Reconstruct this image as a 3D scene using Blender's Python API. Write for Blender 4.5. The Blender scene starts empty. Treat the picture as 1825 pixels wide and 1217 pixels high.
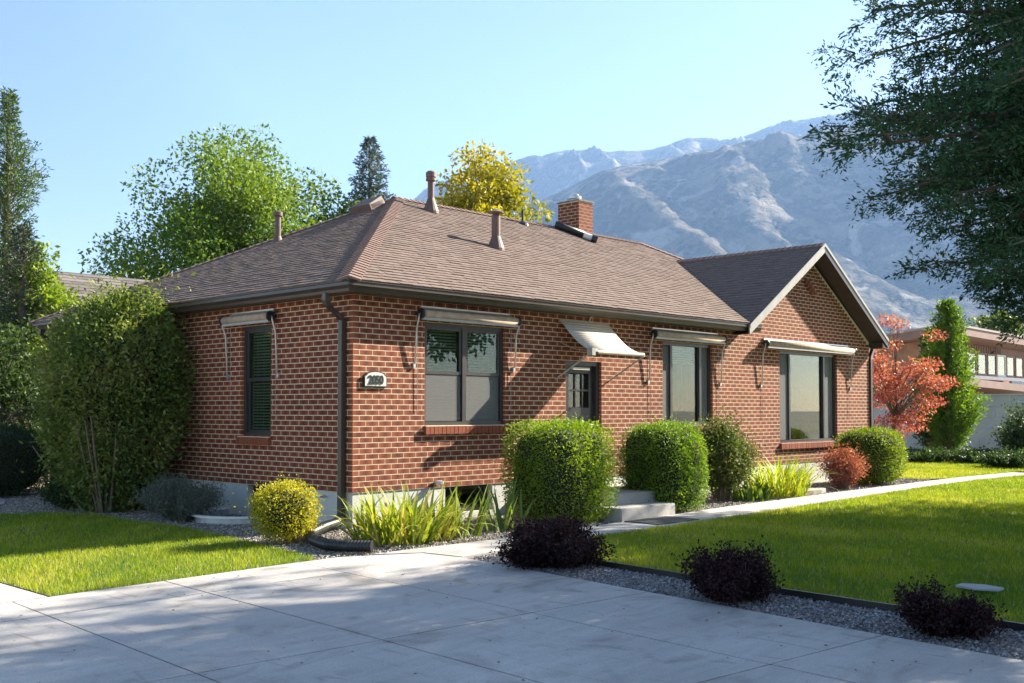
import bpy, bmesh, math, random
import numpy as np
from mathutils import Vector, Matrix
R = math.radians
sc = bpy.context.scene
col = sc.collection

# ---------------------------------------------------------------- camera
cd = bpy.data.cameras.new('camera'); cam = bpy.data.objects.new('camera', cd); col.objects.link(cam)
cd.sensor_width = 36; cd.lens = 37.62; cd.shift_y = 0.0339; cd.clip_start = .05; cd.clip_end = 30000
cam.location = (-8.357, -10.818, 1.47)
cam.rotation_euler = (R(91.85), 0, R(43.85 - 90))
sc.camera = cam
# ---------------------------------------------------------------- sky, sun, exposure
SUN = Vector((3.5, -1.0, 2.15)).normalized()
elev = math.asin(SUN.z); azim = math.atan2(SUN.x, SUN.y)
w = bpy.data.worlds.new('World'); sc.world = w; w.use_nodes = True
nt = w.node_tree; sky = nt.nodes.new('ShaderNodeTexSky'); sky.sky_type = 'NISHITA'; sky.sun_disc = False
sky.sun_elevation = elev; sky.sun_rotation = azim; sky.altitude = 1400; sky.air_density = 1.0; sky.dust_density = 1.8; sky.ozone_density = 1.0
nt.links.new(sky.outputs[0], nt.nodes['Background'].inputs[0]); nt.nodes['Background'].inputs[1].default_value = .05
sl = bpy.data.lights.new('sun', 'SUN'); sl.energy = 5.0; sl.angle = R(.53); sl.color = (1, .905, .755)
so = bpy.data.objects.new('sun', sl); col.objects.link(so); so.location = (20, -8, 30); so.rotation_euler = SUN.to_track_quat('Z', 'Y').to_euler()
vs = sc.view_settings; vs.view_transform = 'Standard'; vs.look = 'None'; vs.exposure = 2.25; vs.gamma = 1; vs.use_curve_mapping = False
sc.cycles.use_denoising = True; sc.cycles.max_bounces = 8; sc.cycles.transparent_max_bounces = 12; sc.cycles.volume_bounces = 0

# ---------------------------------------------------------------- helpers
def tag(o, label=None, cat=None, group=None, kind=None):
    for k, v in (('label', label), ('category', cat), ('group', group), ('kind', kind)):
        if v: o[k] = v
    return o
def link(o, parent=None):
    col.objects.link(o)
    if parent is not None: o.parent = parent
    return o
def empty(name, loc=(0, 0, 0), label=None, cat=None, group=None):
    o = bpy.data.objects.new(name, None); o.location = loc; o.empty_display_size = .2
    link(o); return tag(o, label, cat, group)
class MB:
    """collects geometry for one mesh (world or local coordinates)"""
    def __init__(s): s.v = []; s.f = []
    def quad(s, a, b, c, d):
        n = len(s.v); s.v += [a, b, c, d]; s.f.append((n, n+1, n+2, n+3))
    def poly(s, pts):
        n = len(s.v); s.v += list(pts); s.f.append(tuple(range(n, n+len(pts))))
    def box(s, x0, x1, y0, y1, z0, z1, T=None):
        n = len(s.v)
        p = [(x, y, z) for z in (z0, z1) for y in (y0, y1) for x in (x0, x1)]
        if T: p = [T(*q) for q in p]
        s.v += p
        s.f += [tuple(n+i for i in q) for q in ((0,2,3,1),(4,5,7,6),(0,1,5,4),(2,6,7,3),(0,4,6,2),(1,3,7,5))]
    def tube(s, pts, rad, n=8, cap=True):
        pts = [Vector(p) for p in pts]; rs = rad if hasattr(rad, '__len__') else [rad]*len(pts)
        b = len(s.v); up = Vector((.013, .021, 1)); prev = None
        for i, p in enumerate(pts):
            t = (pts[min(i+1, len(pts)-1)] - pts[max(i-1, 0)]).normalized()
            if prev is None:
                a = t.cross(up if abs(t.z) < .95 else Vector((1, .02, 0))).normalized()
            else: a = (prev - t*prev.dot(t)).normalized()
            prev = a; c = t.cross(a)
            for k in range(n):
                q = 2*math.pi*k/n; s.v.append(tuple(p + (a*math.cos(q) + c*math.sin(q))*rs[i]))
        for i in range(len(pts)-1):
            for k in range(n):
                s.f.append((b+i*n+k, b+i*n+(k+1) % n, b+(i+1)*n+(k+1) % n, b+(i+1)*n+k))
        if cap:
            s.f.append(tuple(b+k for k in range(n))[::-1]); s.f.append(tuple(b+(len(pts)-1)*n+k for k in range(n)))
    def lathe(s, prof, c=(0, 0, 0), n=16):
        b = len(s.v)
        for r, z in prof:
            for k in range(n):
                q = 2*math.pi*k/n; s.v.append((c[0]+r*math.cos(q), c[1]+r*math.sin(q), c[2]+z))
        for i in range(len(prof)-1):
            for k in range(n):
                s.f.append((b+i*n+k, b+i*n+(k+1) % n, b+(i+1)*n+(k+1) % n, b+(i+1)*n+k))
        s.f.append(tuple(b+(len(prof)-1)*n+k for k in range(n)))
    def sweep(s, prof, path, T):
        """prof: list of (a,b); path: list of params; T(param,a,b)->point"""
        b = len(s.v); n = len(prof)
        for q in path: s.v += [T(q, a, c) for a, c in prof]
        for i in range(len(path)-1):
            for k in range(n-1): s.f.append((b+i*n+k, b+i*n+k+1, b+(i+1)*n+k+1, b+(i+1)*n+k))
        s.f.append(tuple(b+k for k in range(n))); s.f.append(tuple(b+(len(path)-1)*n+k for k in range(n)))
    def build(s, name, mat, parent=None, smooth=False, attr=None):
        me = bpy.data.meshes.new(name); me.from_pydata([tuple(map(float, q)) for q in s.v], [], s.f)
        me.update()
        if mat: me.materials.append(mat)
        if smooth: me.shade_smooth()
        if attr is not None: setattr_col(me, attr)
        return link(bpy.data.objects.new(name, me), parent)
def setattr_col(me, rgb):
    a = me.attributes.new('lc', 'FLOAT_COLOR', 'POINT'); rgb = np.asarray(rgb, np.float32)
    rgba = np.ones((len(me.vertices), 4), np.float32); rgba[:, :3] = rgb; a.data.foreach_set('color', rgba.ravel())
def fast_mesh(name, V, nper, mat, parent=None, rgb=None, link_it=True):
    """V: (N*nper,3) array, each run of nper vertices is one face"""
    V = np.ascontiguousarray(V, np.float32); nv = len(V); nf = nv//nper
    me = bpy.data.meshes.new(name); me.vertices.add(nv); me.vertices.foreach_set('co', V.ravel())
    me.loops.add(nv); me.loops.foreach_set('vertex_index', np.arange(nv, dtype=np.int32))
    me.polygons.add(nf); me.polygons.foreach_set('loop_start', np.arange(0, nv, nper, dtype=np.int32))
    me.update(calc_edges=True)
    if mat: me.materials.append(mat)
    if rgb is not None: setattr_col(me, np.repeat(np.asarray(rgb, np.float32), nper, 0) if len(rgb) == nf else rgb)
    if not link_it: return me
    return link(bpy.data.objects.new(name, me), parent)
def gz(x, y=0):
    """ground height: the plot falls gently to the driveway side"""
    return -.03*min(math.log1p(math.exp(min(60, -(x+.5)*3)))/3, 12.0)
gzv = np.vectorize(gz)
def sheet(name, pts, off, mat, parent=None, cuts=(-12, -6, -3, -1.5, -1, -.6, -.3, .1, .6), thick=0):
    bm = bmesh.new(); bm.faces.new([bm.verts.new((x, y, 0)) for x, y in pts])
    for c in cuts:
        bmesh.ops.bisect_plane(bm, geom=bm.verts[:]+bm.edges[:]+bm.faces[:], plane_co=(c, 0, 0), plane_no=(1, 0, 0))
    if thick:
        r = bmesh.ops.extrude_face_region(bm, geom=bm.faces[:])
        for v in [e for e in r['geom'] if isinstance(e, bmesh.types.BMVert)]: v.co.z = -thick
    for v in bm.verts: v.co.z += gz(v.co.x) + off
    bmesh.ops.triangulate(bm, faces=[f for f in bm.faces if len(f.verts) > 4])
    bmesh.ops.recalc_face_normals(bm, faces=bm.faces[:])
    me = bpy.data.meshes.new(name); bm.to_mesh(me); bm.free()
    if mat: me.materials.append(mat)
    return link(bpy.data.objects.new(name, me), parent)
def inpoly(x, y, poly):
    ins = np.zeros(len(x), bool); n = len(poly)
    for i in range(n):
        x0, y0 = poly[i]; x1, y1 = poly[(i+1) % n]
        c = (y0 > y) != (y1 > y)
        with np.errstate(divide='ignore', invalid='ignore'):
            ins ^= c & (x < (x1-x0)*(y-y0)/((y1-y0) if y1 != y0 else 1e-9)+x0)
    return ins
class Noise:
    def __init__(s, seed, n=10):
        g = np.random.default_rng(seed); s.k = g.normal(size=(n, 3)); s.p = g.uniform(0, 6.28, n)
    def __call__(s, P, f=1.0):
        return np.sin(P @ (s.k.T*f) + s.p).mean(1)*1.6

# ---------------------------------------------------------------- materials
def mat(name):
    m = bpy.data.materials.new(name); m.use_nodes = True; nt = m.node_tree
    return m, nt, nt.nodes['Principled BSDF']
def N(nt, t, **kw):
    n = nt.nodes.new(t)
    for k, v in kw.items():
        if k.startswith('i_'): n.inputs[int(k[2:]) if k[2:].isdigit() else k[2:]].default_value = v
        else: setattr(n, k, v)
    return n
def noise_col(nt, c0, c1, scale, detail=4, lo=.35, hi=.65, coord=None, dist=0):
    if coord is None: coord = N(nt, 'ShaderNodeNewGeometry').outputs['Position']
    tn = N(nt, 'ShaderNodeTexNoise'); tn.inputs['Scale'].default_value = scale; tn.inputs['Detail'].default_value = detail; tn.inputs['Distortion'].default_value = dist
    nt.links.new(coord, tn.inputs['Vector'])
    rp = N(nt, 'ShaderNodeValToRGB'); rp.color_ramp.elements[0].position = lo; rp.color_ramp.elements[1].position = hi
    rp.color_ramp.elements[0].color = (*c0, 1); rp.color_ramp.elements[1].color = (*c1, 1)
    nt.links.new(tn.outputs[0], rp.inputs[0]); return rp.outputs[0], tn.outputs[0]
def mixc(nt, a, b, f, typ='MIX'):
    m = N(nt, 'ShaderNodeMix', data_type='RGBA', blend_type=typ)
    for s, v in ((m.inputs[6], a), (m.inputs[7], b), (m.inputs[0], f)):
        if isinstance(v, (int, float)): s.default_value = v
        elif isinstance(v, tuple): s.default_value = (*v, 1)
        else: nt.links.new(v, s)
    return m.outputs[2]
def bump(nt, b, scale, strength, dist=.01, detail=3):
    tn = N(nt, 'ShaderNodeTexNoise'); tn.inputs['Scale'].default_value = scale; tn.inputs['Detail'].default_value = detail
    nt.links.new(N(nt, 'ShaderNodeNewGeometry').outputs['Position'], tn.inputs['Vector'])
    bp = N(nt, 'ShaderNodeBump'); bp.inputs['Strength'].default_value = strength; bp.inputs['Distance'].default_value = dist
    nt.links.new(tn.outputs[0], bp.inputs['Height']); nt.links.new(bp.outputs[0], b.inputs['Normal'])
def pbr(name, c0, c1=None, scale=3, rough=.7, metal=0, bmp=None, spec=.5, lo=.35, hi=.65):
    m, nt, b = mat(name)
    if c1: 
        o, _ = noise_col(nt, c0, c1, scale, lo=lo, hi=hi); nt.links.new(o, b.inputs['Base Color'])
    else: b.inputs['Base Color'].default_value = (*c0, 1)
    b.inputs['Roughness'].default_value = rough; b.inputs['Metallic'].default_value = metal; b.inputs['Specular IOR Level'].default_value = spec
    if bmp: bump(nt, b, *bmp)
    return m
def attr_mat(name, rough=.8, spec=.3, noise=None, bmp=None):
    m, nt, b = mat(name); a = N(nt, 'ShaderNodeAttribute', attribute_name='lc'); o = a.outputs[0]
    if noise:
        n, _ = noise_col(nt, (1-noise[1],)*3, (1+noise[1],)*3, noise[0]); o = mixc(nt, o, n, 1.0, 'MULTIPLY')
    nt.links.new(o, b.inputs['Base Color']); b.inputs['Roughness'].default_value = rough; b.inputs['Specular IOR Level'].default_value = spec
    if bmp: bump(nt, b, *bmp)
    return m
def leaf_mat(name, trans=.35, rough=.55, spec=.22):
    m, nt, b = mat(name); a = N(nt, 'ShaderNodeAttribute', attribute_name='lc')
    nt.links.new(a.outputs[0], b.inputs['Base Color']); b.inputs['Roughness'].default_value = rough; b.inputs['Specular IOR Level'].default_value = spec
    t = N(nt, 'ShaderNodeBsdfTranslucent'); mx = N(nt, 'ShaderNodeMixShader'); mx.inputs[0].default_value = trans
    tc = mixc(nt, a.outputs[0], (1.25, 1.2, .55), 1.0, 'MULTIPLY'); nt.links.new(tc, t.inputs[0])
    nt.links.new(b.outputs[0], mx.inputs[1]); nt.links.new(t.outputs[0], mx.inputs[2]); nt.links.new(mx.outputs[0], nt.nodes['Material Output'].inputs[0])
    return m
def brick_mat():
    m, nt, b = mat('red_brick'); a = N(nt, 'ShaderNodeAttribute', attribute_name='lc'); sp = N(nt, 'ShaderNodeSeparateColor'); nt.links.new(a.outputs[0], sp.inputs[0])
    # darker flashed middle, lighter ends; tone per brick
    mr = N(nt, 'ShaderNodeMath', operation='PINGPONG'); mr.inputs[1].default_value = .5; nt.links.new(sp.outputs[0], mr.inputs[0])
    n1, f1 = noise_col(nt, (0, 0, 0), (1, 1, 1), 60, 3, .3, .7)
    ad = N(nt, 'ShaderNodeMath', operation='MULTIPLY_ADD'); nt.links.new(n1, ad.inputs[0]); ad.inputs[1].default_value = .32; nt.links.new(mr.outputs[0], ad.inputs[2])
    r = N(nt, 'ShaderNodeValToRGB'); cr = r.color_ramp; cr.elements[0].position = .08; cr.elements[0].color = (.325, .10, .048, 1); cr.elements[1].position = .75; cr.elements[1].color = (.105, .029, .017, 1)
    nt.links.new(ad.outputs[0], r.inputs[0])
    r2 = N(nt, 'ShaderNodeValToRGB'); c2 = r2.color_ramp; c2.elements[0].color = (.80, .77, .78, 1); c2.elements[1].color = (1.2, 1.12, 1.05, 1); e = c2.elements.new(.5); e.color = (1, .97, .95, 1)
    nt.links.new(sp.outputs[1], r2.inputs[0])
    o = mixc(nt, r.outputs[0], r2.outputs[0], 1.0, 'MULTIPLY')
    st, _ = noise_col(nt, (.82, .80, .80), (1.06, 1.06, 1.06), .9, 6, .3, .62); o = mixc(nt, o, st, 1.0, 'MULTIPLY')
    nt.links.new(o, b.inputs['Base Color']); b.inputs['Roughness'].default_value = .85; b.inputs['Specular IOR Level'].default_value = .25
    bump(nt, b, 120, .5, .006, 4); return m
def concrete_mat():
    m, nt, b = mat('concrete'); P = N(nt, 'ShaderNodeNewGeometry').outputs['Position']
    o1, _ = noise_col(nt, (.40, .375, .345), (.50, .475, .44), .9, 5, .3, .7, P)
    mp = N(nt, 'ShaderNodeMapping'); mp.inputs['Scale'].default_value = (1.2, 6, 1); mp.inputs['Rotation'].default_value = (0, 0, .15); nt.links.new(P, mp.inputs[0])
    o2, _ = noise_col(nt, (.90, .89, .89), (1.03, 1.03, 1.03), 1.6, 6, .3, .62, mp.outputs[0], .6)
    o3, _ = noise_col(nt, (.86, .86, .86), (1.05, 1.05, 1.05), 90, 3, .35, .6, P)
    o4, _ = noise_col(nt, (.70, .68, .66), (1, 1, 1), 1.7, 8, .28, .46, P, 1.5)
    o5, _ = noise_col(nt, (.35, .33, .3), (1, 1, 1), 23, 2, .21, .25, P)
    o = mixc(nt, mixc(nt, o1, o2, 1.0, 'MULTIPLY'), mixc(nt, o3, o4, 1.0, 'MULTIPLY'), 1.0, 'MULTIPLY')
    o = mixc(nt, o, o5, 1.0, 'MULTIPLY')
    m2 = N(nt, 'ShaderNodeMapping'); m2.inputs['Scale'].default_value = (5, .9, 1); m2.inputs['Rotation'].default_value = (0, 0, .5); nt.links.new(P, m2.inputs[0])
    o6, _ = noise_col(nt, (1, 1, 1), (.74, .73, .72), 1.1, 6, .60, .72, m2.outputs[0], 2.2); o = mixc(nt, o, o6, 1.0, 'MULTIPLY')
    nt.links.new(o, b.inputs['Base Color']); b.inputs['Roughness'].default_value = .8; b.inputs['Specular IOR Level'].default_value = .3
    bump(nt, b, 140, .35, .004); return m
def glass_mat(name, tint=(.64, .71, .66)):
    m, nt, b = mat(name); nt.nodes.remove(b)
    g = N(nt, 'ShaderNodeBsdfGlossy'); g.inputs['Roughness'].default_value = .01; g.inputs[0].default_value = (.95, 1, .97, 1)
    t = N(nt, 'ShaderNodeBsdfTransparent'); t.inputs[0].default_value = (*tint, 1)
    lw = N(nt, 'ShaderNodeLayerWeight'); lw.inputs[0].default_value = .5; pw = N(nt, 'ShaderNodeMath', operation='POWER'); pw.inputs[1].default_value = 3.5; nt.links.new(lw.outputs['Facing'], pw.inputs[0])
    f = N(nt, 'ShaderNodeMath', operation='MULTIPLY_ADD'); f.inputs[1].default_value = .85; f.inputs[2].default_value = .05; nt.links.new(pw.outputs[0], f.inputs[0])
    mx = N(nt, 'ShaderNodeMixShader'); nt.links.new(f.outputs[0], mx.inputs[0]); nt.links.new(t.outputs[0], mx.inputs[1]); nt.links.new(g.outputs[0], mx.inputs[2])
    nt.links.new(mx.outputs[0], nt.nodes['Material Output'].inputs[0]); return m
def screen_mat():
    m, nt, b = mat('insect_screen'); b.inputs['Base Color'].default_value = (.15, .155, .15, 1); b.inputs['Roughness'].default_value = .7
    t = N(nt, 'ShaderNodeBsdfTransparent'); mx = N(nt, 'ShaderNodeMixShader'); mx.inputs[0].default_value = .62
    nt.links.new(t.outputs[0], mx.inputs[1]); nt.links.new(b.outputs[0], mx.inputs[2]); nt.links.new(mx.outputs[0], nt.nodes['Material Output'].inputs[0]); return m
def mountain_mat(name, far=False):
    m, nt, b = mat(name); P = N(nt, 'ShaderNodeNewGeometry').outputs['Position']; Nn = N(nt, 'ShaderNodeNewGeometry').outputs['Normal']
    g, _ = noise_col(nt, (.075, .06, .04), (.24, .195, .13), .010, 6, .35, .65, P)      # dry grass
    s, f = noise_col(nt, (0, 0, 0), (1, 1, 1), .05, 5, .44, .56, P)                      # scrub dots
    s2, f2 = noise_col(nt, (0, 0, 0), (1, 1, 1), .008, 9, .36, .49, P, .4)                  # scrub zones
    scrub = mixc(nt, (.010, .017, .014), (.03, .035, .022), f)
    mu = N(nt, 'ShaderNodeMath', operation='MULTIPLY'); nt.links.new(s, mu.inputs[0]); nt.links.new(s2, mu.inputs[1])
    ad = N(nt, 'ShaderNodeMath', operation='MULTIPLY_ADD'); nt.links.new(s2, ad.inputs[0]); ad.inputs[1].default_value = .35; nt.links.new(mu.outputs[0], ad.inputs[2]); ad.use_clamp = True
    o = mixc(nt, g, scrub, ad.outputs[0])
    rk, rf = noise_col(nt, (0, 0, 0), (1, 1, 1), .012, 8, .58, .68, P, .8)
    o = mixc(nt, o, (.30, .26, .21), rk)
    nt.links.new(o, b.inputs['Base Color']); b.inputs['Roughness'].default_value = .95; b.inputs['Specular IOR Level'].default_value = .1
    tn = N(nt, 'ShaderNodeTexNoise'); tn.inputs['Scale'].default_value = .026; tn.inputs['Detail'].default_value = 10; tn.inputs['Roughness'].default_value = .65
    nt.links.new(P, tn.inputs['Vector']); bp = N(nt, 'ShaderNodeBump'); bp.inputs['Strength'].default_value = .8; bp.inputs['Distance'].default_value = 20
    nt.links.new(tn.outputs[0], bp.inputs['Height']); nt.links.new(bp.outputs[0], b.inputs['Normal']); return m

BR = brick_mat(); CON = concrete_mat(); GLASS = glass_mat('window_glass'); SCREEN = screen_mat()
MORTAR = pbr('mortar', (.64, .53, .36), (.76, .64, .45), 14, .9, bmp=(90, .4, .005))
FOUND = pbr('painted_foundation', (.50, .51, .47), (.60, .60, .55), 2.2, .85, bmp=(14, .35, .01))
BRONZE = pbr('dark_bronze_frame', (.032, .028, .030), (.042, .036, .037), 6, .38, spec=.6)
BROWN = pbr('brown_painted_metal', (.050, .034, .026), (.062, .043, .034), 4, .33, spec=.6)
TRIM = pbr('pale_metal_trim', (.36, .34, .31), (.43, .41, .38), 5, .4)
SHING = attr_mat('asphalt_shingle', .95, .15, (45, .13), (260, .5, .004))
DECK = pbr('roof_underlay', (.10, .068, .06), (.15, .105, .09), 5, .95)
LEAF = leaf_mat('leaf'); NEEDLE = leaf_mat('needle', .14, .6, .25); GRASS = leaf_mat('grass_blade', .38, .6, .2)
BARK = pbr('bark', (.10, .075, .055), (.19, .15, .115), 12, .95, bmp=(30, .8, .02))
TWIG = pbr('twig', (.16, .12, .085), (.24, .19, .14), 20, .9)
CORE = pbr('shrub_core_dark', (.012, .014, .007), (.03, .03, .014), 18, .95)  # near-black fill for hedge hulls, inner shade put into the colour
SOIL = pbr('soil', (.10, .075, .055), (.16, .125, .095), 3, .95, bmp=(40, .6, .02))
GRAVBASE = pbr('gravel_fines', (.11, .10, .09), (.22, .20, .18), 60, .95, bmp=(120, 1, .02))
STONE = attr_mat('gravel_stone', .85, .3)
TURF = pbr('turf', (.05, .085, .014), (.09, .13, .025), 30, .95, bmp=(80, .8, .02))
WHITE = pbr('white_paint', (.72, .71, .68), (.80, .79, .76), 4, .5)
STEEL = pbr('galvanised_arm', (.55, .55, .55), rough=.35, metal=.7)
CANVAS = pbr('awning_canvas', (.42, .30, .21), (.52, .40, .29), 10, .85, bmp=(300, .2, .002))
BLACKP = pbr('black_plastic', (.018, .018, .02), rough=.4)
RUST = pbr('painted_vent_pipe', (.13, .075, .058), (.17, .10, .078), 9, .6)
GALV = pbr('galvanised_sheet', (.45, .47, .50), (.60, .62, .65), 6, .35, metal=.6)
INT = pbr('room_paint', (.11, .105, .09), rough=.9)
BLIND = pbr('blind_slat', (.62, .63, .58), rough=.6)
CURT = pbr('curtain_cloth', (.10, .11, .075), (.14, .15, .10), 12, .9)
DOORM = pbr('door_paint', (.020, .019, .020), (.028, .026, .026), 8, .35)
RUBBER = pbr('rubber_mat', (.05, .05, .055), (.07, .07, .075), 40, .8)

CX, CY = -8.357, -10.818
# ================================================================ SETTING
def UD(u, d): return (CX+.6928*u+.7212*d, CY-.7212*u+.6928*d)     # u along the street, d away from it
gr = sheet('ground', [UD(-1060, -420), UD(3260, -420), UD(3260, 4880), UD(-1060, 4880)], -.06, pbr('dry_earth', (.16, .13, .085), (.24, .20, .13), .05, .95))
tag(gr, 'flat dry valley ground under the plot', 'ground', kind='structure')

# --- driveway slabs: joints as measured lines
US = [lambda y: -12.2+.05*(y+2), lambda y: -8.8+.05*(y+2), lambda y: -6.4+.05*(y+2), lambda y: -4.78+.055*(y+2), lambda y: -3.5+.06*(y+2.5), lambda y: -2.08+.09*(y+2), lambda y: -.86+.12*(y+2.9)]
VS = [lambda x: -12.9-.17*(x+2.6), lambda x: -10.1-.17*(x+2.6), lambda x: -7.42-.17*(x+2.58), lambda x: -5.07-.165*(x+3.64), lambda x: -2.52-.12*(x+3.5), lambda x: -1.68-.09*(x+3.4)]
def node(i, j):
    x, y = -3., -4.
    for _ in range(20): x = US[i](y); y = VS[j](x)
    return x, y
drv = sheet('driveway', [(-13, -14), (-.9, -14), (-.75, -2.35), (-1.3, -1.95), (-4.4, -1.62), (-4.4, 14), (-13, 14)], -.045, pbr('joint_filler', (.055, .05, .045), rough=.95))
tag(drv, 'wide pale concrete driveway of large slabs with dark joints', 'driveway', kind='structure')
def shrink(pts, d=.008):
    c = sum((Vector(p) for p in pts), Vector((0, 0)))/len(pts); out = []
    n = len(pts)
    for k in range(n):
        p0, p, p1 = Vector(pts[k-1]), Vector(pts[k]), Vector(pts[(k+1) % n])
        e0 = (p-p0).normalized(); e1 = (p1-p).normalized(); b = (e1-e0)
        m = (c-p).normalized() if b.length < 1e-4 else b.normalized()
        if m.dot(c-p) < 0: m = -m
        out.append(tuple(p+m*d*1.4))
    return out
for i in range(6):
    for j in range(5):
        if i == 5 and j == 4: continue
        q = [node(i, j), node(i+1, j), node(i+1, j+1), node(i, j+1)]
        if i == 5 and j == 3: q = [node(5, 3), node(6, 3), (-.84, -2.92), (-.9, -2.35), (-1.6, -1.86), node(5, 5)]
        if i == 4 and j == 4: q[2] = node(5, 5)
        sheet('slab', shrink(q), -.002*random.Random(i*7+j).random(), CON, drv, thick=.06)
for i in range(3):
    for k in range(5):
        y0 = -1.5+k*3.1 if k else None
        a, b = (US[i], US[i+1]) if i < 2 else (US[2], lambda y: -4.46)
        lo = [node(i, 5), (node(i+1, 5) if i < 2 else (-4.46, -1.58))] if k == 0 else [(a(-2)+.0, y0), (b(-2), y0)]
        hi = [(b(-2), -1.5+(k+1)*3.1), (a(-2), -1.5+(k+1)*3.1)]
        sheet('slab', shrink(lo+hi), 0, CON, drv, thick=.06)

# --- walkway along the house
near = [(-.84, -2.93), (1.43, -2.77), (3.09, -2.71), (6.25, -2.54), (9.2, -2.36), (12, -2.2), (15, -2.1), (18.5, -2.35)]
farw = [(-1.25, -2.02), (-.1, -2.14), (1.0, -2.16), (2.03, -2.08), (3.3, -2.0), (5.7, -1.78), (9.5, -1.62), (13.2, -1.55), (15.2, -1.5), (18.7, -1.7)]
def lerp_poly(pl, x):
    return float(np.interp(x, [p[0] for p in pl], [p[1] for p in pl]))
wk = sheet('walkway', near+farw[::-1], -.04, bpy.data.materials['joint_filler'])
tag(wk, 'narrow concrete garden path curving along the front beds', 'path', kind='structure')
xs = [-.82, .35, 1.6, 2.85, 4.1, 5.4, 6.8, 8.3, 9.9, 11.6, 13.4, 15.5, 18.4]
for a, b in zip(xs[:-1], xs[1:]):
    m = (a+b)/2
    q = [(a, lerp_poly(near, a)), (b, lerp_poly(near, b)), (b, lerp_poly(farw, b)), (m, lerp_poly(farw, m)), (a, lerp_poly(farw, a))]
    if a == xs[0]: q = [(-.83, -2.9), (b, lerp_poly(near, b)), (b, lerp_poly(farw, b)), (m, lerp_poly(farw, m)), (-1.3, -2.0), (-.88, -2.36)]
    sheet('slab', shrink(q), .002, CON, wk, thick=.06)
bp = sheet('back_path', [(-4.4, 6.6), (-2.2, 6.4), (-1.5, 7.2), (-1.25, 7.8), (-.9, 9.2), (-.6, 13), (-4.4, 13)], -.004, CON, thick=.05)
tag(bp, 'pale concrete path curving round the back corner of the house', 'path', kind='structure')

# --- lawns, beds
lawnR = [(-.3, -4.3), (-.02, -3.2), (.3, -2.87), (1.43, -2.79), (3.09, -2.73), (6.25, -2.56), (9.2, -2.38), (12, -2.22), (15, -2.12), (19, -2.4), (19.2, -1.6), (15.3, -1.45), (14.6, -1.2), (14.6, 6), (33, 8), (33, -30), (-1.2, -30), (-1.05, -12), (-.66, -8.25), (-.5, -6.2)]
lawnL = [(-4.42, -1.55), (-3.42, -1.68), (-1.85, -1.78), (-1.76, -1.6), (-1.52, -.1), (-1.3, 1.85), (-1.35, 3.2), (-1.3, 4.3), (-1.7, 5.2), (-2.4, 5.6), (-4.42, 5.9)]
bedF = [(-1.76, -1.62), (-1.85, -1.80), (-1.3, -2.0), (-.1, -2.12), (1, -2.14), (2.03, -2.06), (3.3, -1.98), (5.7, -1.76), (9.5, -1.6), (13.2, -1.53), (14.6, -1.5), (14.6, .0), (0, 0), (0, 8.9), (-1.1, 8.9), (-1.5, 7.4), (-2.2, 6.35), (-2.0, 5.6), (-1.7, 5.2), (-1.3, 4.3), (-1.35, 3.2), (-1.3, 1.85), (-1.52, -.1)]
bedP = [(-.86, -2.95), (-.5, -2.9), (-.05, -2.85), (.28, -2.87), (-.04, -3.2), (-.32, -4.3), (-.52, -6.2), (-.68, -8.25), (-1.07, -12), (-1.2, -14), (-2.1, -14), (-1.95, -12), (-1.52, -8.4), (-1.3, -6.6), (-1.0, -4.1)]
for nm, pl, off, m, lb, ct in (('lawn', lawnR, -.012, TURF, 'broad shaded front lawn beside the curving path', 'lawn'), ('lawn', lawnL, -.012, TURF, 'small side lawn between driveway and window well, half in sun', 'lawn'),
                           ('gravel_bed', bedF, -.03, GRAVBASE, 'gravel planting bed along the house walls', 'bed'), ('gravel_bed', bedP, -.03, GRAVBASE, 'grey gravel strip with dark barberries beside the driveway', 'bed')):
    tag(sheet(nm, pl, off, m), lb, ct, kind='structure')

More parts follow.
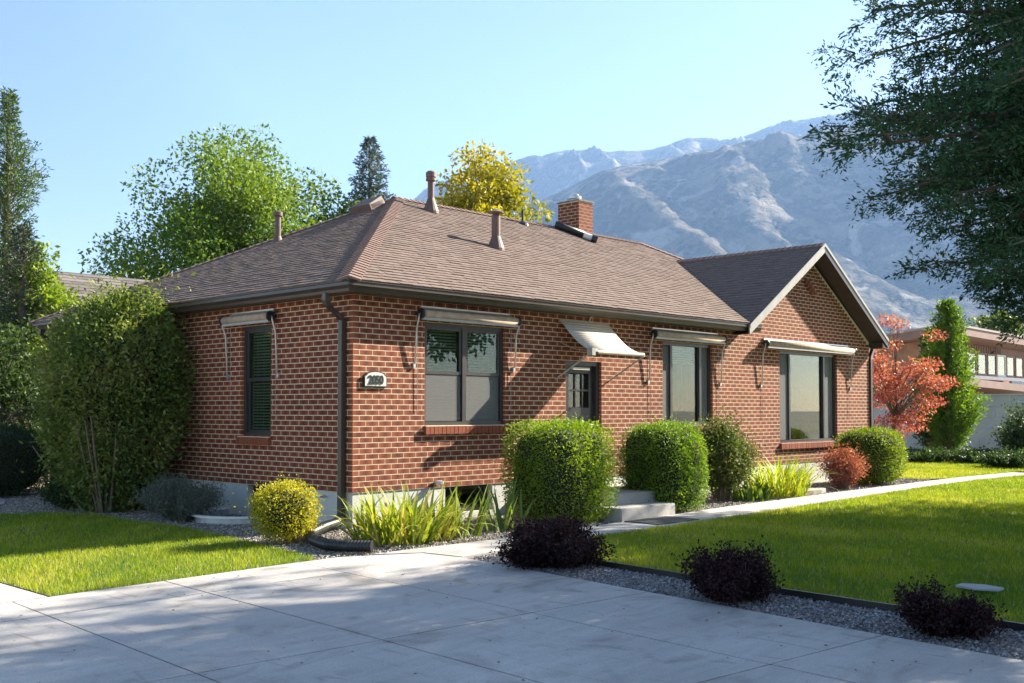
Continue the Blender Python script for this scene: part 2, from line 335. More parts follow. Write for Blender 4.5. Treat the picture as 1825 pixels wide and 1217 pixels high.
def scatter(poly, dens_fn, rng, cell=1.0):
    p = np.array(poly); lo = p.min(0); hi = p.max(0); X = []; Y = []
    for cx in np.arange(lo[0], hi[0], cell):
        for cy in np.arange(lo[1], hi[1], cell):
            n = rng.poisson(dens_fn(cx+cell/2, cy+cell/2)*cell*cell)
            if n: X.append(cx+rng.random(n)*cell); Y.append(cy+rng.random(n)*cell)
    X = np.concatenate(X); Y = np.concatenate(Y); k = inpoly(X, Y, poly); return X[k], Y[k]
CX, CY = -8.357, -10.818
def vis(x, y, marg=.06):
    dx, dy = x-CX, y-CY; la = .6928*dx-.7212*dy; de = .7212*dx+.6928*dy
    return de > 2 and abs(la/de) < .479+marg+1.2/de, de
def grass(poly, name, label, seed):
    rng = np.random.default_rng(seed)
    def dens(x, y):
        v, de = vis(x, y)
        return 0 if (not v or de > 36) else 3300*min(1, (8.5/de)**1.15)
    x, y = scatter(poly, dens, rng, .7); n = len(x)
    de = .7212*(x-CX)+.6928*(y-CY); wd = .0055*np.maximum(1, de/9)**.9*rng.uniform(.7, 1.3, n); h = rng.uniform(.028, .062, n)
    P = np.stack([x, y, np.zeros(n)], 1); nz = Noise(seed); big = nz(P, 1.3); mid = nz(P, 6.)
    h *= 1+.2*mid
    a = rng.uniform(0, 6.283, n); t = rng.uniform(0, 6.283, n); lean = rng.uniform(.1, .8, n)*h
    z = -.03*np.minimum(np.log1p(np.exp(np.clip(-(x+.5)*3, -60, 60)))/3, 12)-.012
    V = np.empty((n, 3, 3)); ca, sa = np.cos(a)*wd/2, np.sin(a)*wd/2
    V[:, 0] = np.stack([x-ca, y-sa, z], 1); V[:, 1] = np.stack([x+ca, y+sa, z], 1); V[:, 2] = np.stack([x+np.cos(t)*lean, y+np.sin(t)*lean, z+h], 1)
    c0 = np.array([.075, .19, .010]); c1 = np.array([.46, .49, .02]); c2 = np.array([.55, .48, .18])
    f = np.clip(.45+.3*big+.2*mid+rng.normal(0, .2, n), 0, 1)[:, None]; c = c0*(1-f)+c1*f
    d = (rng.random(n) < .05+.05*(mid > .3)+.45*np.clip(big-.25, 0, .5))[:, None]; c = np.where(d, c2, c)
    o = fast_mesh(name, V.reshape(-1, 3), 3, GRASS, None, c); tag(o, label, 'grass', kind='stuff')
grass(lawnR, 'grass', 'mown green grass of the broad front lawn', 3)
grass(lawnL, 'grass', 'mown grass of the small side lawn', 4)

def gravel(poly, name, label, seed, dens0, pal):
    rng = np.random.default_rng(seed)
    def dens(x, y):
        v, de = vis(x, y); return 0 if not v or de > 26 else dens0*min(1, (9/de)**1.2)
    x, y = scatter(poly, dens, rng, .5); n = len(x); de = .7212*(x-CX)+.6928*(y-CY)
    s = rng.uniform(.007, .017, n)*np.maximum(1, de/10)**.7
    dirs = np.array([(1, 0, 0), (0, 1, 0), (-1, 0, 0), (0, -1, 0), (0, 0, .75), (0, 0, -.75)], float)
    tri = [(0, 1, 4), (1, 2, 4), (2, 3, 4), (3, 0, 4)]
    a = rng.uniform(0, 6.283, n); z = -.03*np.minimum(np.log1p(np.exp(np.clip(-(x+.5)*3, -60, 60)))/3, 12)-.026+rng.uniform(0, .010, n)
    J = dirs[None]*rng.uniform(.6, 1.3, (n, 6, 1))*s[:, None, None]+rng.normal(0, .12, (n, 6, 3))*s[:, None, None]
    ca, sa = np.cos(a)[:, None], np.sin(a)[:, None]
    W = np.stack([J[..., 0]*ca-J[..., 1]*sa+x[:, None], J[..., 0]*sa+J[..., 1]*ca+y[:, None], J[..., 2]+z[:, None]], 2)
    V = W[:, [i for t in tri for i in t]].reshape(-1, 3); pal = np.array(pal)
    c = pal[rng.integers(0, len(pal), n)]*rng.uniform(.7, 1.3, (n, 1))
    o = fast_mesh(name, V, 3, STONE, None, np.repeat(c, 4, 0)); tag(o, label, 'gravel', kind='stuff')
gravel(bedF, 'gravel', 'small tan and grey stones filling the house beds', 5, 1800, [(.30, .26, .21), (.22, .20, .18), (.40, .36, .30), (.16, .14, .125)])
gravel(bedP, 'gravel', 'dark grey crushed stones in the driveway strip', 6, 4200, [(.22, .22, .23), (.14, .14, .15), (.34, .33, .33), (.10, .095, .095), (.24, .19, .16)])
lr = np.random.default_rng(77); lx = np.concatenate([lr.uniform(-6, -.9, 160), lr.uniform(0, 9, 60)]); ly = np.concatenate([lr.uniform(-8.5, -1.9, 160), lr.uniform(-8, -2.7, 60)])
lz = gzv(lx)+.006+np.where(lx > -.4, .02, 0); la = lr.uniform(0, 6.283, len(lx)); ls = lr.uniform(.012, .035, len(lx)); LV = np.empty((len(lx), 4, 3))
for k, (a, b, c) in enumerate(((0, 0, 0), (.5, .35, .25), (1, 0, .1), (.5, -.35, .3))):
    LV[:, k] = np.stack([lx+ls*(a*np.cos(la)-b*np.sin(la)), ly+ls*(a*np.sin(la)+b*np.cos(la)), lz+ls*c], 1)
tag(fast_mesh('fallen_leaves', LV.reshape(-1, 3), 4, leaf_mat('dry_leaf', .1), None, np.array([(.12, .075, .03), (.22, .15, .04), (.07, .05, .03)])[lr.integers(0, 3, len(lx))]), 'dry leaves scattered on driveway and lawn', 'leaves', kind='stuff')
# lawn edging strip
eb = MB(); ep = [(.28, -2.87), (-.03, -3.2), (-.31, -4.3), (-.51, -6.2), (-.67, -8.25), (-1.06, -12)]
for (x0, y0), (x1, y1) in zip(ep[:-1], ep[1:]):
    k = max(2, int(math.hypot(x1-x0, y1-y0)/.25))
    for q in range(k):
        a, b = q/k, (q+1)/k; p0 = (x0+(x1-x0)*a, y0+(y1-y0)*a); p1 = (x0+(x1-x0)*b, y0+(y1-y0)*b)
        n_ = Vector((y1-y0, x0-x1)).normalized()*.012
        c = [(p0[0]+n_.x, p0[1]+n_.y), (p1[0]+n_.x, p1[1]+n_.y), (p1[0]-n_.x, p1[1]-n_.y), (p0[0]-n_.x, p0[1]-n_.y)]
        i = len(eb.v); eb.v += [(u, v, gz(u)-.05) for u, v in c]+[(u, v, gz(u)+.035) for u, v in c]
        eb.f += [tuple(i+t for t in f) for f in ((4, 5, 6, 7), (0, 1, 5, 4), (2, 3, 7, 6), (0, 4, 7, 3), (1, 2, 6, 5))]
tag(eb.build('lawn_edging', BLACKP), 'black plastic edging between lawn and gravel strip', 'edging')

# --- mountains (real terrain, kilometres away)
f0 = np.array([.7212, .6928]); r0 = np.array([.6928, -.7212]); C2 = np.array([CX, CY])
def mountain(name, label, prof, d0, depth, seed, mt, wide, base_drop, rough=.04):
    """prof: (bearing tangent, elevation tangent) of the skyline; the ridge stands d0 metres away, its face falls toward the valley"""
    rng = np.random.default_rng(seed); nz = Noise(seed, 14); nu, nv = (280, 120) if d0 < 3000 else (240, 90)
    px = np.array([p[0] for p in prof]); pz = np.array([p[1] for p in prof])
    lat = np.linspace(wide[0], wide[1], nu)*d0; t = np.linspace(0, 1.35, nv)   # t: 0 foot, 1 crest, beyond: back slope
    U, T = np.meshgrid(lat, t, indexing='ij'); D = d0-depth*(1-T)
    crest = np.interp(lat/d0, px, pz)*d0
    P = np.stack([U+.45*D, D*.30, np.zeros_like(U)], 2).reshape(-1, 3)
    def fr(f0_, oct_):
        s = 0; a = 1
        for k in range(oct_): s = s+a*(1-2*np.abs(Noise(seed*31+k)(P, f0_*2**k))); a *= .5
        return s.reshape(U.shape)
    gully = fr(1/110., 6); shape = np.where(T < 1, T**1.15, 1-(T-1)*1.1)
    edge = np.clip(T*(1-np.clip(T-1, 0, 1)*2), 0, 1)*np.clip((1.02-T)*5, rough, 1)
    Z = crest[:, None]*shape+gully*crest[:, None].clip(120)*.12*edge*np.clip(T*3, 0, 1)-base_drop*(1-np.clip(T*5, 0, 1))
    W = C2[None, None]+D[..., None]*f0+U[..., None]*r0
    V = np.concatenate([W, Z[..., None]], 2).reshape(-1, 3)
    idx = np.arange(nu*nv).reshape(nu, nv); F = np.stack([idx[:-1, :-1], idx[1:, :-1], idx[1:, 1:], idx[:-1, 1:]], -1).reshape(-1, 4)
    me = bpy.data.meshes.new(name); me.from_pydata(V.tolist(), [], F.tolist()); me.update(); me.shade_smooth(); me.materials.append(mt)
    tag(link(bpy.data.objects.new(name, me)), label, 'mountain', kind='structure')
def T_(u, v): return ((u-912.5)/1907, (732-v)/1907)
mountain('mountain', 'near mountain flank with dry grass and scrub', [T_(-2500, 745), T_(300, 735), T_(700, 560), T_(860, 420), T_(960, 356), T_(1080, 303), T_(1160, 290), T_(1240, 274), T_(1340, 254), T_(1480, 228), T_(1650, 215), T_(1900, 205), T_(2400, 240), T_(3600, 300)], 2700, 1150, 11, mountain_mat('mountain_slope'), (-.32, 1.15), 6)
mountain('far_ridge', 'higher pale blue ridge behind the near mountain flank', [T_(-2500, 740), T_(450, 735), T_(600, 500), T_(740, 356), T_(820, 318), T_(885, 291), T_(940, 287), T_(1000, 268), T_(1080, 268), T_(1165, 266), T_(1232, 243), T_(1300, 252), T_(1380, 226), T_(1480, 205), T_(1600, 195), T_(1900, 200), T_(2600, 260), T_(3600, 300)], 4300, 1350, 12, mountain_mat('far_slope'), (-.24, .74), 6, .03)
hz = MB(); hq = [UD(-1080, -440), UD(3280, -440), UD(3280, 4900), UD(-1080, 4900)]; hz.v = [(x, y, -12) for x, y in hq]+[(x, y, 1290) for x, y in hq]
hz.f = [(3, 2, 1, 0), (4, 5, 6, 7), (0, 1, 5, 4), (1, 2, 6, 5), (2, 3, 7, 6), (3, 0, 4, 7)]; hzo = hz.build('haze', None)
hm = bpy.data.materials.new('air_haze'); hm.use_nodes = True; hn = hm.node_tree; hn.nodes.remove(hn.nodes['Principled BSDF'])
pv = hn.nodes.new('ShaderNodeVolumePrincipled'); pv.inputs['Color'].default_value = (.34, .57, 1, 1); pv.inputs['Density'].default_value = .000125; pv.inputs['Anisotropy'].default_value = .15
hn.links.new(pv.outputs[0], hn.nodes['Material Output'].inputs['Volume']); hzo.data.materials.append(hm)
tag(hzo, 'thin blue valley haze', 'haze', kind='stuff')
#@@HOUSE@@
# ================================================================ BRICK HOUSE
H = empty('brick_house', (0, 0, 0), 'single storey red brick house with brown shingle hip roof and front gable', 'house')
ZB = .43; CH = .07; NC = 36; BL = .211; MJ = .0105; W_ = 14.44; D_ = 8.85; ZT = ZB+NC*CH
TF = lambda s, d, z: (s, d, z)          # front wall: s along X, d inward
TL = lambda s, d, z: (d, s, z)          # left wall: s along Y
GC, GH, GS, GA = 11.75, 2.9, .63, 4.87  # gable centre, half width, slope, apex height
def gable_span(z):
    k = (4.62-z)/GS; return (GC-k, GC+k)
F_OPEN = [(1.21, 2.76, 1.27, 2.67), (4.10, 4.97, .30, 2.25), (6.63, 8.16, 1.22, 2.67), (10.53, 12.92, .83, 2.67)]
L_OPEN = [(1.83, 2.58, 1.11, 2.67), (5.2, 5.95, 1.11, 2.67)]
rng = random.Random(5)
def courses(length, open_, first, gable=False):
    out = []; n = NC + (28 if gable else 0)
    for c in range(n):
        z0 = ZB+c*CH+MJ/2; z1 = z0+CH-MJ; zm = (z0+z1)/2
        a0, a1 = 0, length
        if c >= NC:
            g = gable_span(z1); a0, a1 = max(g[0], 8.95), min(g[1], length)
            if a1-a0 < .12: break
        iv = [(a0, a1)]
        for (o0, o1, p0, p1) in open_:
            if p0 < zm < p1:
                nv = []
                for (x, y) in iv:
                    if o1 <= x or o0 >= y: nv.append((x, y)); continue
                    if o0 > x: nv.append((x, o0))
                    if o1 < y: nv.append((o1, y))
                iv = nv
        off = 0 if (c+first) % 2 == 0 else -BL/2
        for (x, y) in iv:
            k = math.floor((x-off)/BL)
            while off+k*BL < y:
                s0 = max(x, off+k*BL+MJ/2); s1 = min(y, off+(k+1)*BL-MJ/2); k += 1
                if s0 < .02: s0 = 0.0
                if s0 == 0.0 and s1 < .12 and c < NC: continue
                if s1-s0 > .03: out.append((s0, s1, z0, z1))
    return out
def brick_verts(s0, s1, z0, z1, T, dep=.1, jit=0.):
    return [T(s, d, z) for d in (-jit, dep) for z in (z0, z1) for s in (s0, s1)]
BF = ((0, 1, 3, 2), (0, 2, 6, 4), (1, 5, 7, 3), (2, 3, 7, 6), (0, 4, 5, 1))
def brick_attr(tone): return [(u, tone, 0) for d in (0, 1) for z in (0, 1) for u in (0., 1.)]
vari = {}
def brick_variant(kind, T, tn, L):
    key = (kind, T is TF, tn)
    if key not in vari:
        b = MB(); b.v = brick_verts(-L/2, L/2, -(CH-MJ)/2, (CH-MJ)/2, T, .1, .00008*tn); b.f = list(BF)
        me = bpy.data.meshes.new('brick'); me.from_pydata(b.v, [], b.f); me.update(); me.materials.append(BR); setattr_col(me, brick_attr(tn/11)); vari[key] = me
    return vari[key]
def visible_brick(s, z, left):
    x, y = (0, s) if left else (s, 0)
    return (CX-x)**2+(CY-y)**2
def lay_wall(name, T, length, open_, first, left, quota, gable=False):
    # mortar slab with openings, as cells
    b = MB(); xsx = sorted({0, length, *[o[0] for o in open_], *[o[1] for o in open_]}); zs = sorted({ZB, ZT, *[o[2] for o in open_], *[o[3] for o in open_]})
    zs = [z for z in zs if z >= ZB]
    for x0, x1 in zip(xsx[:-1], xsx[1:]):
        for z0, z1 in zip(zs[:-1], zs[1:]):
            xm, zm = (x0+x1)/2, (z0+z1)/2
            if any(o[0] < xm < o[1] and o[2] < zm < o[3] for o in open_): continue
            b.box(x0+(.004 if x0 > 0 else (.012 if left else .005)), x1-.004 if x1 < length else x1, .0007, .22, z0, z1, T)
    if gable:
        p = [(8.95, ZT), (length, ZT), (length, 3.0), (GC, 4.62), (8.95, 2.96)]
        n = len(b.v); b.v += [T(s, .0007, z) for s, z in p]+[T(s, .2, z) for s, z in p]; k = len(p)
        b.f.append(tuple(n+i for i in range(k))); b.f.append(tuple(n+k+i for i in range(k))[::-1])
        for i in range(k): b.f.append((n+i, n+(i+1) % k, n+k+(i+1) % k, n+k+i))
    wall = b.build(name, MORTAR, H)
    br = courses(length, open_, first, gable)
    full = [q for q in br if abs(q[1]-q[0]-(BL-MJ)) < .002]
    full.sort(key=lambda q: visible_brick((q[0]+q[1])/2, q[2], left)-(.5 if q[2] > .8 else -60))
    pick = set(full[:quota]); V = []; F = []; A = []
    for q in br:
        tn = min(11, max(0, int(rng.gauss(5.5, 2.6))))
        if q in pick:
            o = bpy.data.objects.new('brick', brick_variant('f', T, tn, BL-MJ)); o.location = T((q[0]+q[1])/2, 0, (q[2]+q[3])/2); link(o, wall)
        else:
            n = len(V); V += brick_verts(*q, T, .1, rng.uniform(0, .0009)); F += [tuple(n+i for i in f) for f in BF]; A += brick_attr(tn/11)
    m = MB(); m.v = V; m.f = F; tag(m.build('brickwork', BR, wall, attr=A), kind='stuff')
    return wall
wf = lay_wall('front_wall', TF, W_, F_OPEN, 0, False, 170, True)
wl = lay_wall('side_wall', TL, D_, L_OPEN, 1, True, 130)
# right and back walls (plain, out of the picture), foundation, floor, interior partition
b = MB(); b.box(W_-.22, W_, .23, D_, ZB, ZT); b.box(.23, W_-.23, D_-.22, D_, ZB, ZT); b.build('back_wall', pbr('plain_brick', (.2, .07, .05), (.3, .1, .07), 20, .9), H)
fb = MB(); FT = .015
for x0, x1 in ((0, 1.60), (2.50, W_)): fb.box(x0+FT, x1, FT, .3, -.6, ZB-.002)
fb.box(1.60, 2.50, FT, .3, -.6, .06)
for y0, y1 in ((.301, 1.82), (2.42, D_)): fb.box(FT, .3, y0, y1, -.6, ZB-.002)
fb.box(FT, .3, 1.82, 2.42, -.6, -.25); fb.box(W_-.3, W_-.01, .301, D_, -.6, ZB-.002); fb.box(.301, W_-.301, D_-.3, D_-.01, -.6, ZB-.002)
fb.build('foundation', FOUND, H)
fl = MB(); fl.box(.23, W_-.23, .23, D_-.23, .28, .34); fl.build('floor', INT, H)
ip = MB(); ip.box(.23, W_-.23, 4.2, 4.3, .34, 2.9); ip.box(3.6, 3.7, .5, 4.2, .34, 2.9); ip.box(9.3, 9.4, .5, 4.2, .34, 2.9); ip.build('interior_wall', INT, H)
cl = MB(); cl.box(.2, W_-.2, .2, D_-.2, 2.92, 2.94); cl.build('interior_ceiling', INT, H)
# gable brick ornament
for k in range(4):
    o = bpy.data.objects.new('brick', brick_variant('f', TF, 3+2*k, BL-MJ)); o.location = (11.62+.085*k, -.05, ZB+CH*(52.5-k)); link(o, wf)

# ---------------------------------------------------------------- windows
def sill_bricks(b, T, s0, s1, z, out=.05):
    n = round((s1-s0)/.075); w = (s1-s0)/n
    for k in range(n): b.box(s0+k*w+.004, s0+(k+1)*w-.004, -out-.002*(k % 3), .1, z-.105+.002*(k % 2), z, T)
def frame(b, T, s0, s1, z0, z1, d0, d1, w):
    b.box(s0, s0+w, d0, d1, z0, z1, T); b.box(s1-w, s1, d0, d1, z0, z1, T); b.box(s0+w, s1-w, d0, d1, z0, z0+w, T); b.box(s0+w, s1-w, d0, d1, z1-w, z1, T)
def blind(T, s0, s1, z0, z1, d, par):
    b = MB(); z = z1
    while z > z0:
        p = [T(s0, d, z), T(s1, d, z), T(s1, d+.016, z-.022), T(s0, d+.016, z-.022)]; b.quad(*p); z -= .042
    for s in (s0+.12, (s0+s1)/2, s1-.12): b.box(s-.002, s+.002, d-.003, d-.001, z0, z1, T)
    b.build('blind', BLIND, par)
def pane(T, s0, s1, z0, z1, d, par, m=GLASS, nm='pane'):
    b = MB(); b.box(s0, s1, d, d+.006, z0, z1, T); b.build(nm, m, par)
def double_hung(T, s0, s1, z0, z1, units, lower_screen=True):
    b = MB(); frame(b, T, s0, s1, z0, z1, .045, .13, .05); n = units; inner = (s1-s0-.1); mw = .07
    us = (inner-(n-1)*mw)/n
    for k in range(1, n): x = s0+.05+k*us+(k-1)*mw; b.box(x, x+mw, .045, .13, z0+.05, z1-.05, T)
    win = b.build('window', BRONZE, H); zm = (z0+z1)/2+.02
    sb = MB(); sill_bricks(sb, T, s0-.02, s1+.06, z0-.012); sb.build('sill', BR, win, attr=np.tile([(.12, .6, 0)], (len(sb.v), 1)))
    sm = MB(); sm.box(s0-.005, s1+.04, -.035, .12, z0-.01, z0-.001, T); sm.build('sill_mortar', MORTAR, win)
    for k in range(n):
        x0 = s0+.05+k*(us+mw); x1 = x0+us
        u = MB(); frame(u, T, x0, x1, zm-.02, z1-.05, .062, .10, .042); u.build('upper_sash', BRONZE, win)
        pane(T, x0+.042, x1-.042, zm+.022, z1-.092, .078, win)
        l = MB(); frame(l, T, x0, x1, z0+.05, zm+.02, .085, .125, .042); l.build('lower_sash', BRONZE, win)
        pane(T, x0+.042, x1-.042, z0+.092, zm-.022, .103, win)
        if lower_screen: pane(T, x0+.02, x1-.02, z0+.06, zm-.022, .070, win, SCREEN, 'insect_screen')
        blind(T, x0+.04, x1-.04, z0+.09, z1-.09, .132, win)
    return win
double_hung(TF, *F_OPEN[0], 2); double_hung(TL, *L_OPEN[0], 1, False); double_hung(TL, *L_OPEN[1], 1, False)
def picture_window(s0, s1, z0, z1, side, curtain):
    T = TF; b = MB(); frame(b, T, s0, s1, z0, z1, .05, .14, .06)
    a, c = s0+.06+side, s1-.06-side
    for x in (a, c): b.box(x-.03, x+.03, .05, .14, z0+.06, z1-.06, T)
    win = b.build('window', BRONZE, H)
    sb = MB(); sill_bricks(sb, T, s0-.02, s1+.06, z0-.012); sb.build('sill', BR, win, attr=np.tile([(.12, .6, 0)], (len(sb.v), 1)))
    sm = MB(); sm.box(s0-.005, s1+.04, -.035, .12, z0-.01, z0-.001, T); sm.build('sill_mortar', TRIM, win)
    pane(T, a+.03, c-.03, z0+.06, z1-.06, .10, win)
    for x0, x1 in ((s0+.06, a-.03), (c+.03, s1-.06)):
        u = MB(); frame(u, T, x0, x1, z0+.06, z1-.06, .09, .125, .035); u.build('casement_sash', BRONZE, win)
        pane(T, x0+.035, x1-.035, z0+.095, z1-.095, .11, win); pane(T, x0+.005, x1-.005, z0+.065, z1-.065, .076, win, SCREEN, 'insect_screen')
    if curtain:
        cb = MB(); n = 60
        for q0, q1 in ((a+(c-a)*.42, c+.1),):
            pts = [(q0+(q1-q0)*k/n, .26+.03*math.sin(k*.85)+.012*math.sin(k*2.3)) for k in range(n+1)]
            for (x0, y0), (x1, y1) in zip(pts[:-1], pts[1:]): cb.quad((x0, y0, z0-.2), (x1, y1, z0-.2), (x1, y1, z1-.25), (x0, y0, z1-.25))
        cb.build('curtain', CURT, win, smooth=True)
        blind(T, a, c, z1-.35, z1-.05, .2, win)
picture_window(*F_OPEN[2], .26, True); picture_window(*F_OPEN[3], .42, False)
# basement windows set in the foundation
for T, s0, s1, z0 in ((TF, 1.60, 2.50, .06), (TL, 1.82, 2.42, -.25)):
    b = MB(); frame(b, T, s0+.01, s1-.01, z0+.01, ZB-.01, .1, .16, .05); w2 = b.build('basement_window', BRONZE, H); pane(T, s0+.06, s1-.06, z0+.06, ZB-.06, .13, w2)
# ---------------------------------------------------------------- door
b = MB(); frame(b, TF, 4.10, 4.97, .30, 2.25, .05, .16, .07); db = b.build('door_frame', BRONZE, H)
b = MB(); b.box(4.17, 4.90, .11, .155, .33, 1.52, TF); b.box(4.17, 4.29, .11, .155, 1.52, 2.18, TF); b.box(4.78, 4.90, .11, .155, 1.52, 2.18, TF); b.box(4.29, 4.78, .11, .155, 2.06, 2.18, TF)
for x in (4.445, 4.61): b.box(x, x+.025, .112, .152, 1.52, 2.06, TF)
b.box(4.29, 4.78, .113, .151, 1.78, 1.805, TF)
for x0, x1 in ((4.27, 4.50), (4.57, 4.80)): b.box(x0, x1, .095, .11, .55, 1.38, TF)
door = b.build('door', DOORM, H)
for x in range(3):
    for z in range(2): pane(TF, 4.29+.163*x+.005, 4.29+.163*(x+1)-.02, 1.525+.27*z, 1.775+.27*z, .13, door)
b = MB(); b.tube([(4.82, .10, 1.25), (4.82, .05, 1.25), (4.74, .05, 1.25)], .012); b.build('handle', STEEL, door)
b = MB(); b.box(4.35, 4.75, .06, .1, 2.115, 2.15, TF); b.build('door_closer', WHITE, door)

# ---------------------------------------------------------------- roof
S = .49; EZ = 3.10; OV = .30; RY = D_/2; HR = RY+OV; RZ = EZ+S*HR; PX = RY; PX2 = 11.87; RE = W_+.28
def rz(y): return EZ+S*(y+OV)
valley = lambda h: GC-(GA-EZ-S*h)/GS
dk = MB(); e = -.03
dk.poly([(-OV, -OV, EZ+e), (valley(0), -OV, EZ+e), (GC, (GA-EZ)/S-OV, GA+e), (PX2, RY, RZ+e), (PX, RY, RZ+e)])
dk.poly([(GC, (GA-EZ)/S-OV, GA+e), (2*GC-valley(0), -OV, EZ+e), (RE, -OV, EZ+e), (PX2, RY, RZ+e)])
dk.poly([(-OV, -OV, EZ+e), (PX, RY, RZ+e), (-OV, D_+OV, EZ+e)])
dk.poly([(-OV, D_+OV, EZ+e), (PX, RY, RZ+e), (PX2, RY, RZ+e), (RE, D_+OV, EZ+e)])
dk.poly([(RE, -OV, EZ+e), (RE, D_+OV, EZ+e), (PX2, RY, RZ+e)])
gb = GA-GS*GH
for sgn in (-1, 1): dk.poly([(GC, -.33, GA+e), (GC+sgn*GH, -.33, gb+e), (GC+sgn*GH, .1, gb+e), (GC, (GA-EZ)/S-OV+.1, GA+e)])
roof = dk.build('roof', DECK, H)
SHC = np.array([[.182, .138, .117], [.19, .145, .124], [.172, .129, .109], [.185, .14, .119], [.177, .136, .116]])
nrs = np.random.default_rng(8); tabs = []
def lay_roof(P, tmax, lo, hi, exposure=.12, tw=.24, warm=1.0):
    """P(s,t,n)->world; t up the slope, n off the slope; lo/hi give the s range at t"""
    t = 0; row = 0
    while t < tmax-.02:
        t1 = min(t+exposure+.02, tmax); a, b_ = lo(t), hi(t); a1, b1 = lo(t1), hi(t1); s = min(a, a1)-nrs.uniform(0, tw); k = 0
        while s < max(b_, b1):
            w = tw*nrs.uniform(.55, 1.05); lip = nrs.uniform(.012, .020)
            c = lambda x, l, h: min(max(x, l), h)
            p = [c(s+.004, a, b_), c(s+w-.004, a, b_), c(s+w-.004, a1, b1), c(s+.004, a1, b1)]; s += w; k += 1
            if p[1]-p[0] < .02 and p[2]-p[3] < .02: continue
            tabs.append(([P(p[0], t, lip), P(p[1], t, lip), P(p[2], t1, .003), P(p[3], t1, .003), P(p[0], t, -.004), P(p[1], t, -.004)], SHC[nrs.integers(0, len(SHC))]*nrs.uniform(.96, 1.04)*np.array([warm, 1, 1])))
        t += exposure; row += 1
ca, sa = 1/math.sqrt(1+S*S), S/math.sqrt(1+S*S)
lay_roof(lambda s, t, n: (s, -OV-.03+t*ca-n*sa, EZ-.015+t*sa+n*ca), (HR+.03)/ca, lambda t: -OV-.03+t*ca, lambda t: (valley(t*ca) if t*ca < 3.55 else min(PX2+.02, RE-(RE-PX2)*t*ca/HR) if t*ca > 4.4 else RE-(RE-PX2)*t*ca/HR))
lay_roof(lambda s, t, n: (-OV-.03+t*ca-n*sa, s, EZ-.015+t*sa+n*ca), (HR+.03)/ca, lambda t: -OV-.03+t*ca, lambda t: D_+OV-t*ca)
cg, sg = 1/math.sqrt(1+GS*GS), GS/math.sqrt(1+GS*GS)
yv = lambda x: (GA-GS*(GC-x)-EZ)/S-OV
lay_roof(lambda s, t, n: (GC-GH+t*cg-n*sg, s, gb+t*sg+n*cg), GH/cg, lambda t: -.34, lambda t: max(-.3, yv(GC-GH+t*cg)), warm=.97)
lay_roof(lambda s, t, n: (GC+GH-t*cg+n*sg, s, gb+t*sg+n*cg), GH/cg, lambda t: -.34, lambda t: max(-.3, yv(GC-GH+t*cg)))
SF = ((0, 1, 2, 3), (0, 4, 5, 1), (0, 3, 4), (1, 5, 2))
def dist2(tb): p = np.mean(tb[0][:4], 0); return (p[0]-CX)**2+(p[1]-CY)**2
order = sorted(range(len(tabs)), key=lambda i: dist2(tabs[i])); single = set([i for i in order if np.linalg.norm(np.array(tabs[i][0][1])-np.array(tabs[i][0][0])) > .14][:290])
V = []; F = []; A = []
for i, (vv, cc) in enumerate(tabs):
    if i in single:
        b = MB(); o0 = np.array(vv[0]); b.v = [tuple(np.array(q)-o0) for q in vv]; b.f = list(SF)
        o = b.build('shingle', SHING, roof, attr=np.tile(cc, (6, 1))); o.location = tuple(o0)
    else:
        n = len(V); V += vv; F += [tuple(n+k for k in f) for f in SF]; A += [cc]*6
b = MB(); b.v = V; b.f = F; tag(b.build('shingle_field', SHING, roof, attr=A), kind='stuff')
# hip and ridge caps: folded tabs
def caps(p0, p1, nl, nr, step=.14, wd=.15):
    p0, p1 = Vector(p0), Vector(p1); L = (p1-p0).length; d = (p1-p0)/L; k = 0; V = []; F = []; A = []
    nl, nr = Vector(nl), Vector(nr); up = (nl+nr).normalized()
    sl_ = d.cross(nl).normalized(); sr_ = nr.cross(d).normalized()
    if sl_.z > 0: sl_ = -sl_
    if sr_.z > 0: sr_ = -sr_
    while k*step < L:
        a = p0+d*(k*step); c = p0+d*min(L, k*step+step+.03); n = len(V)
        V += [a+up*.034, a+sl_*wd+nl*.030, a+sr_*wd+nr*.030, c+up*.02, c+sl_*wd+nl*.016, c+sr_*wd+nr*.016, a+up*.005, a+sl_*wd, a+sr_*wd]
        F += [tuple(n+q for q in f) for f in ((0, 1, 4, 3), (0, 3, 5, 2), (0, 6, 7, 1), (0, 2, 8, 6), (1, 7, 4), (2, 5, 8))]
        A += [SHC[nrs.integers(0, len(SHC))]*nrs.uniform(.95, 1.15)*np.array([1.06, .95, .93])]*9; k += 1
    b = MB(); b.v = [tuple(v) for v in V]; b.f = F; return b.build('ridge_cap', SHING, roof, attr=A)
nF = Vector((0, -sa, ca)); nL = Vector((-sa, 0, ca)); nB = Vector((0, sa, ca))
caps((-OV-.02, -OV-.02, EZ), (PX, RY, RZ+.01), nL, nF); caps((-OV, D_+OV, EZ), (PX, RY, RZ+.01), nB, nL)
caps((PX-.1, RY, RZ+.005), (PX2, RY, RZ+.005), nF, nB); caps((RE, -OV, EZ), (PX2, RY, RZ+.01), nF, Vector((.63, 0, .77)))
caps((GC, -.34, GA), (GC, (GA-EZ)/S-OV, GA), (-sg, 0, cg), (sg, 0, cg), wd=.13)
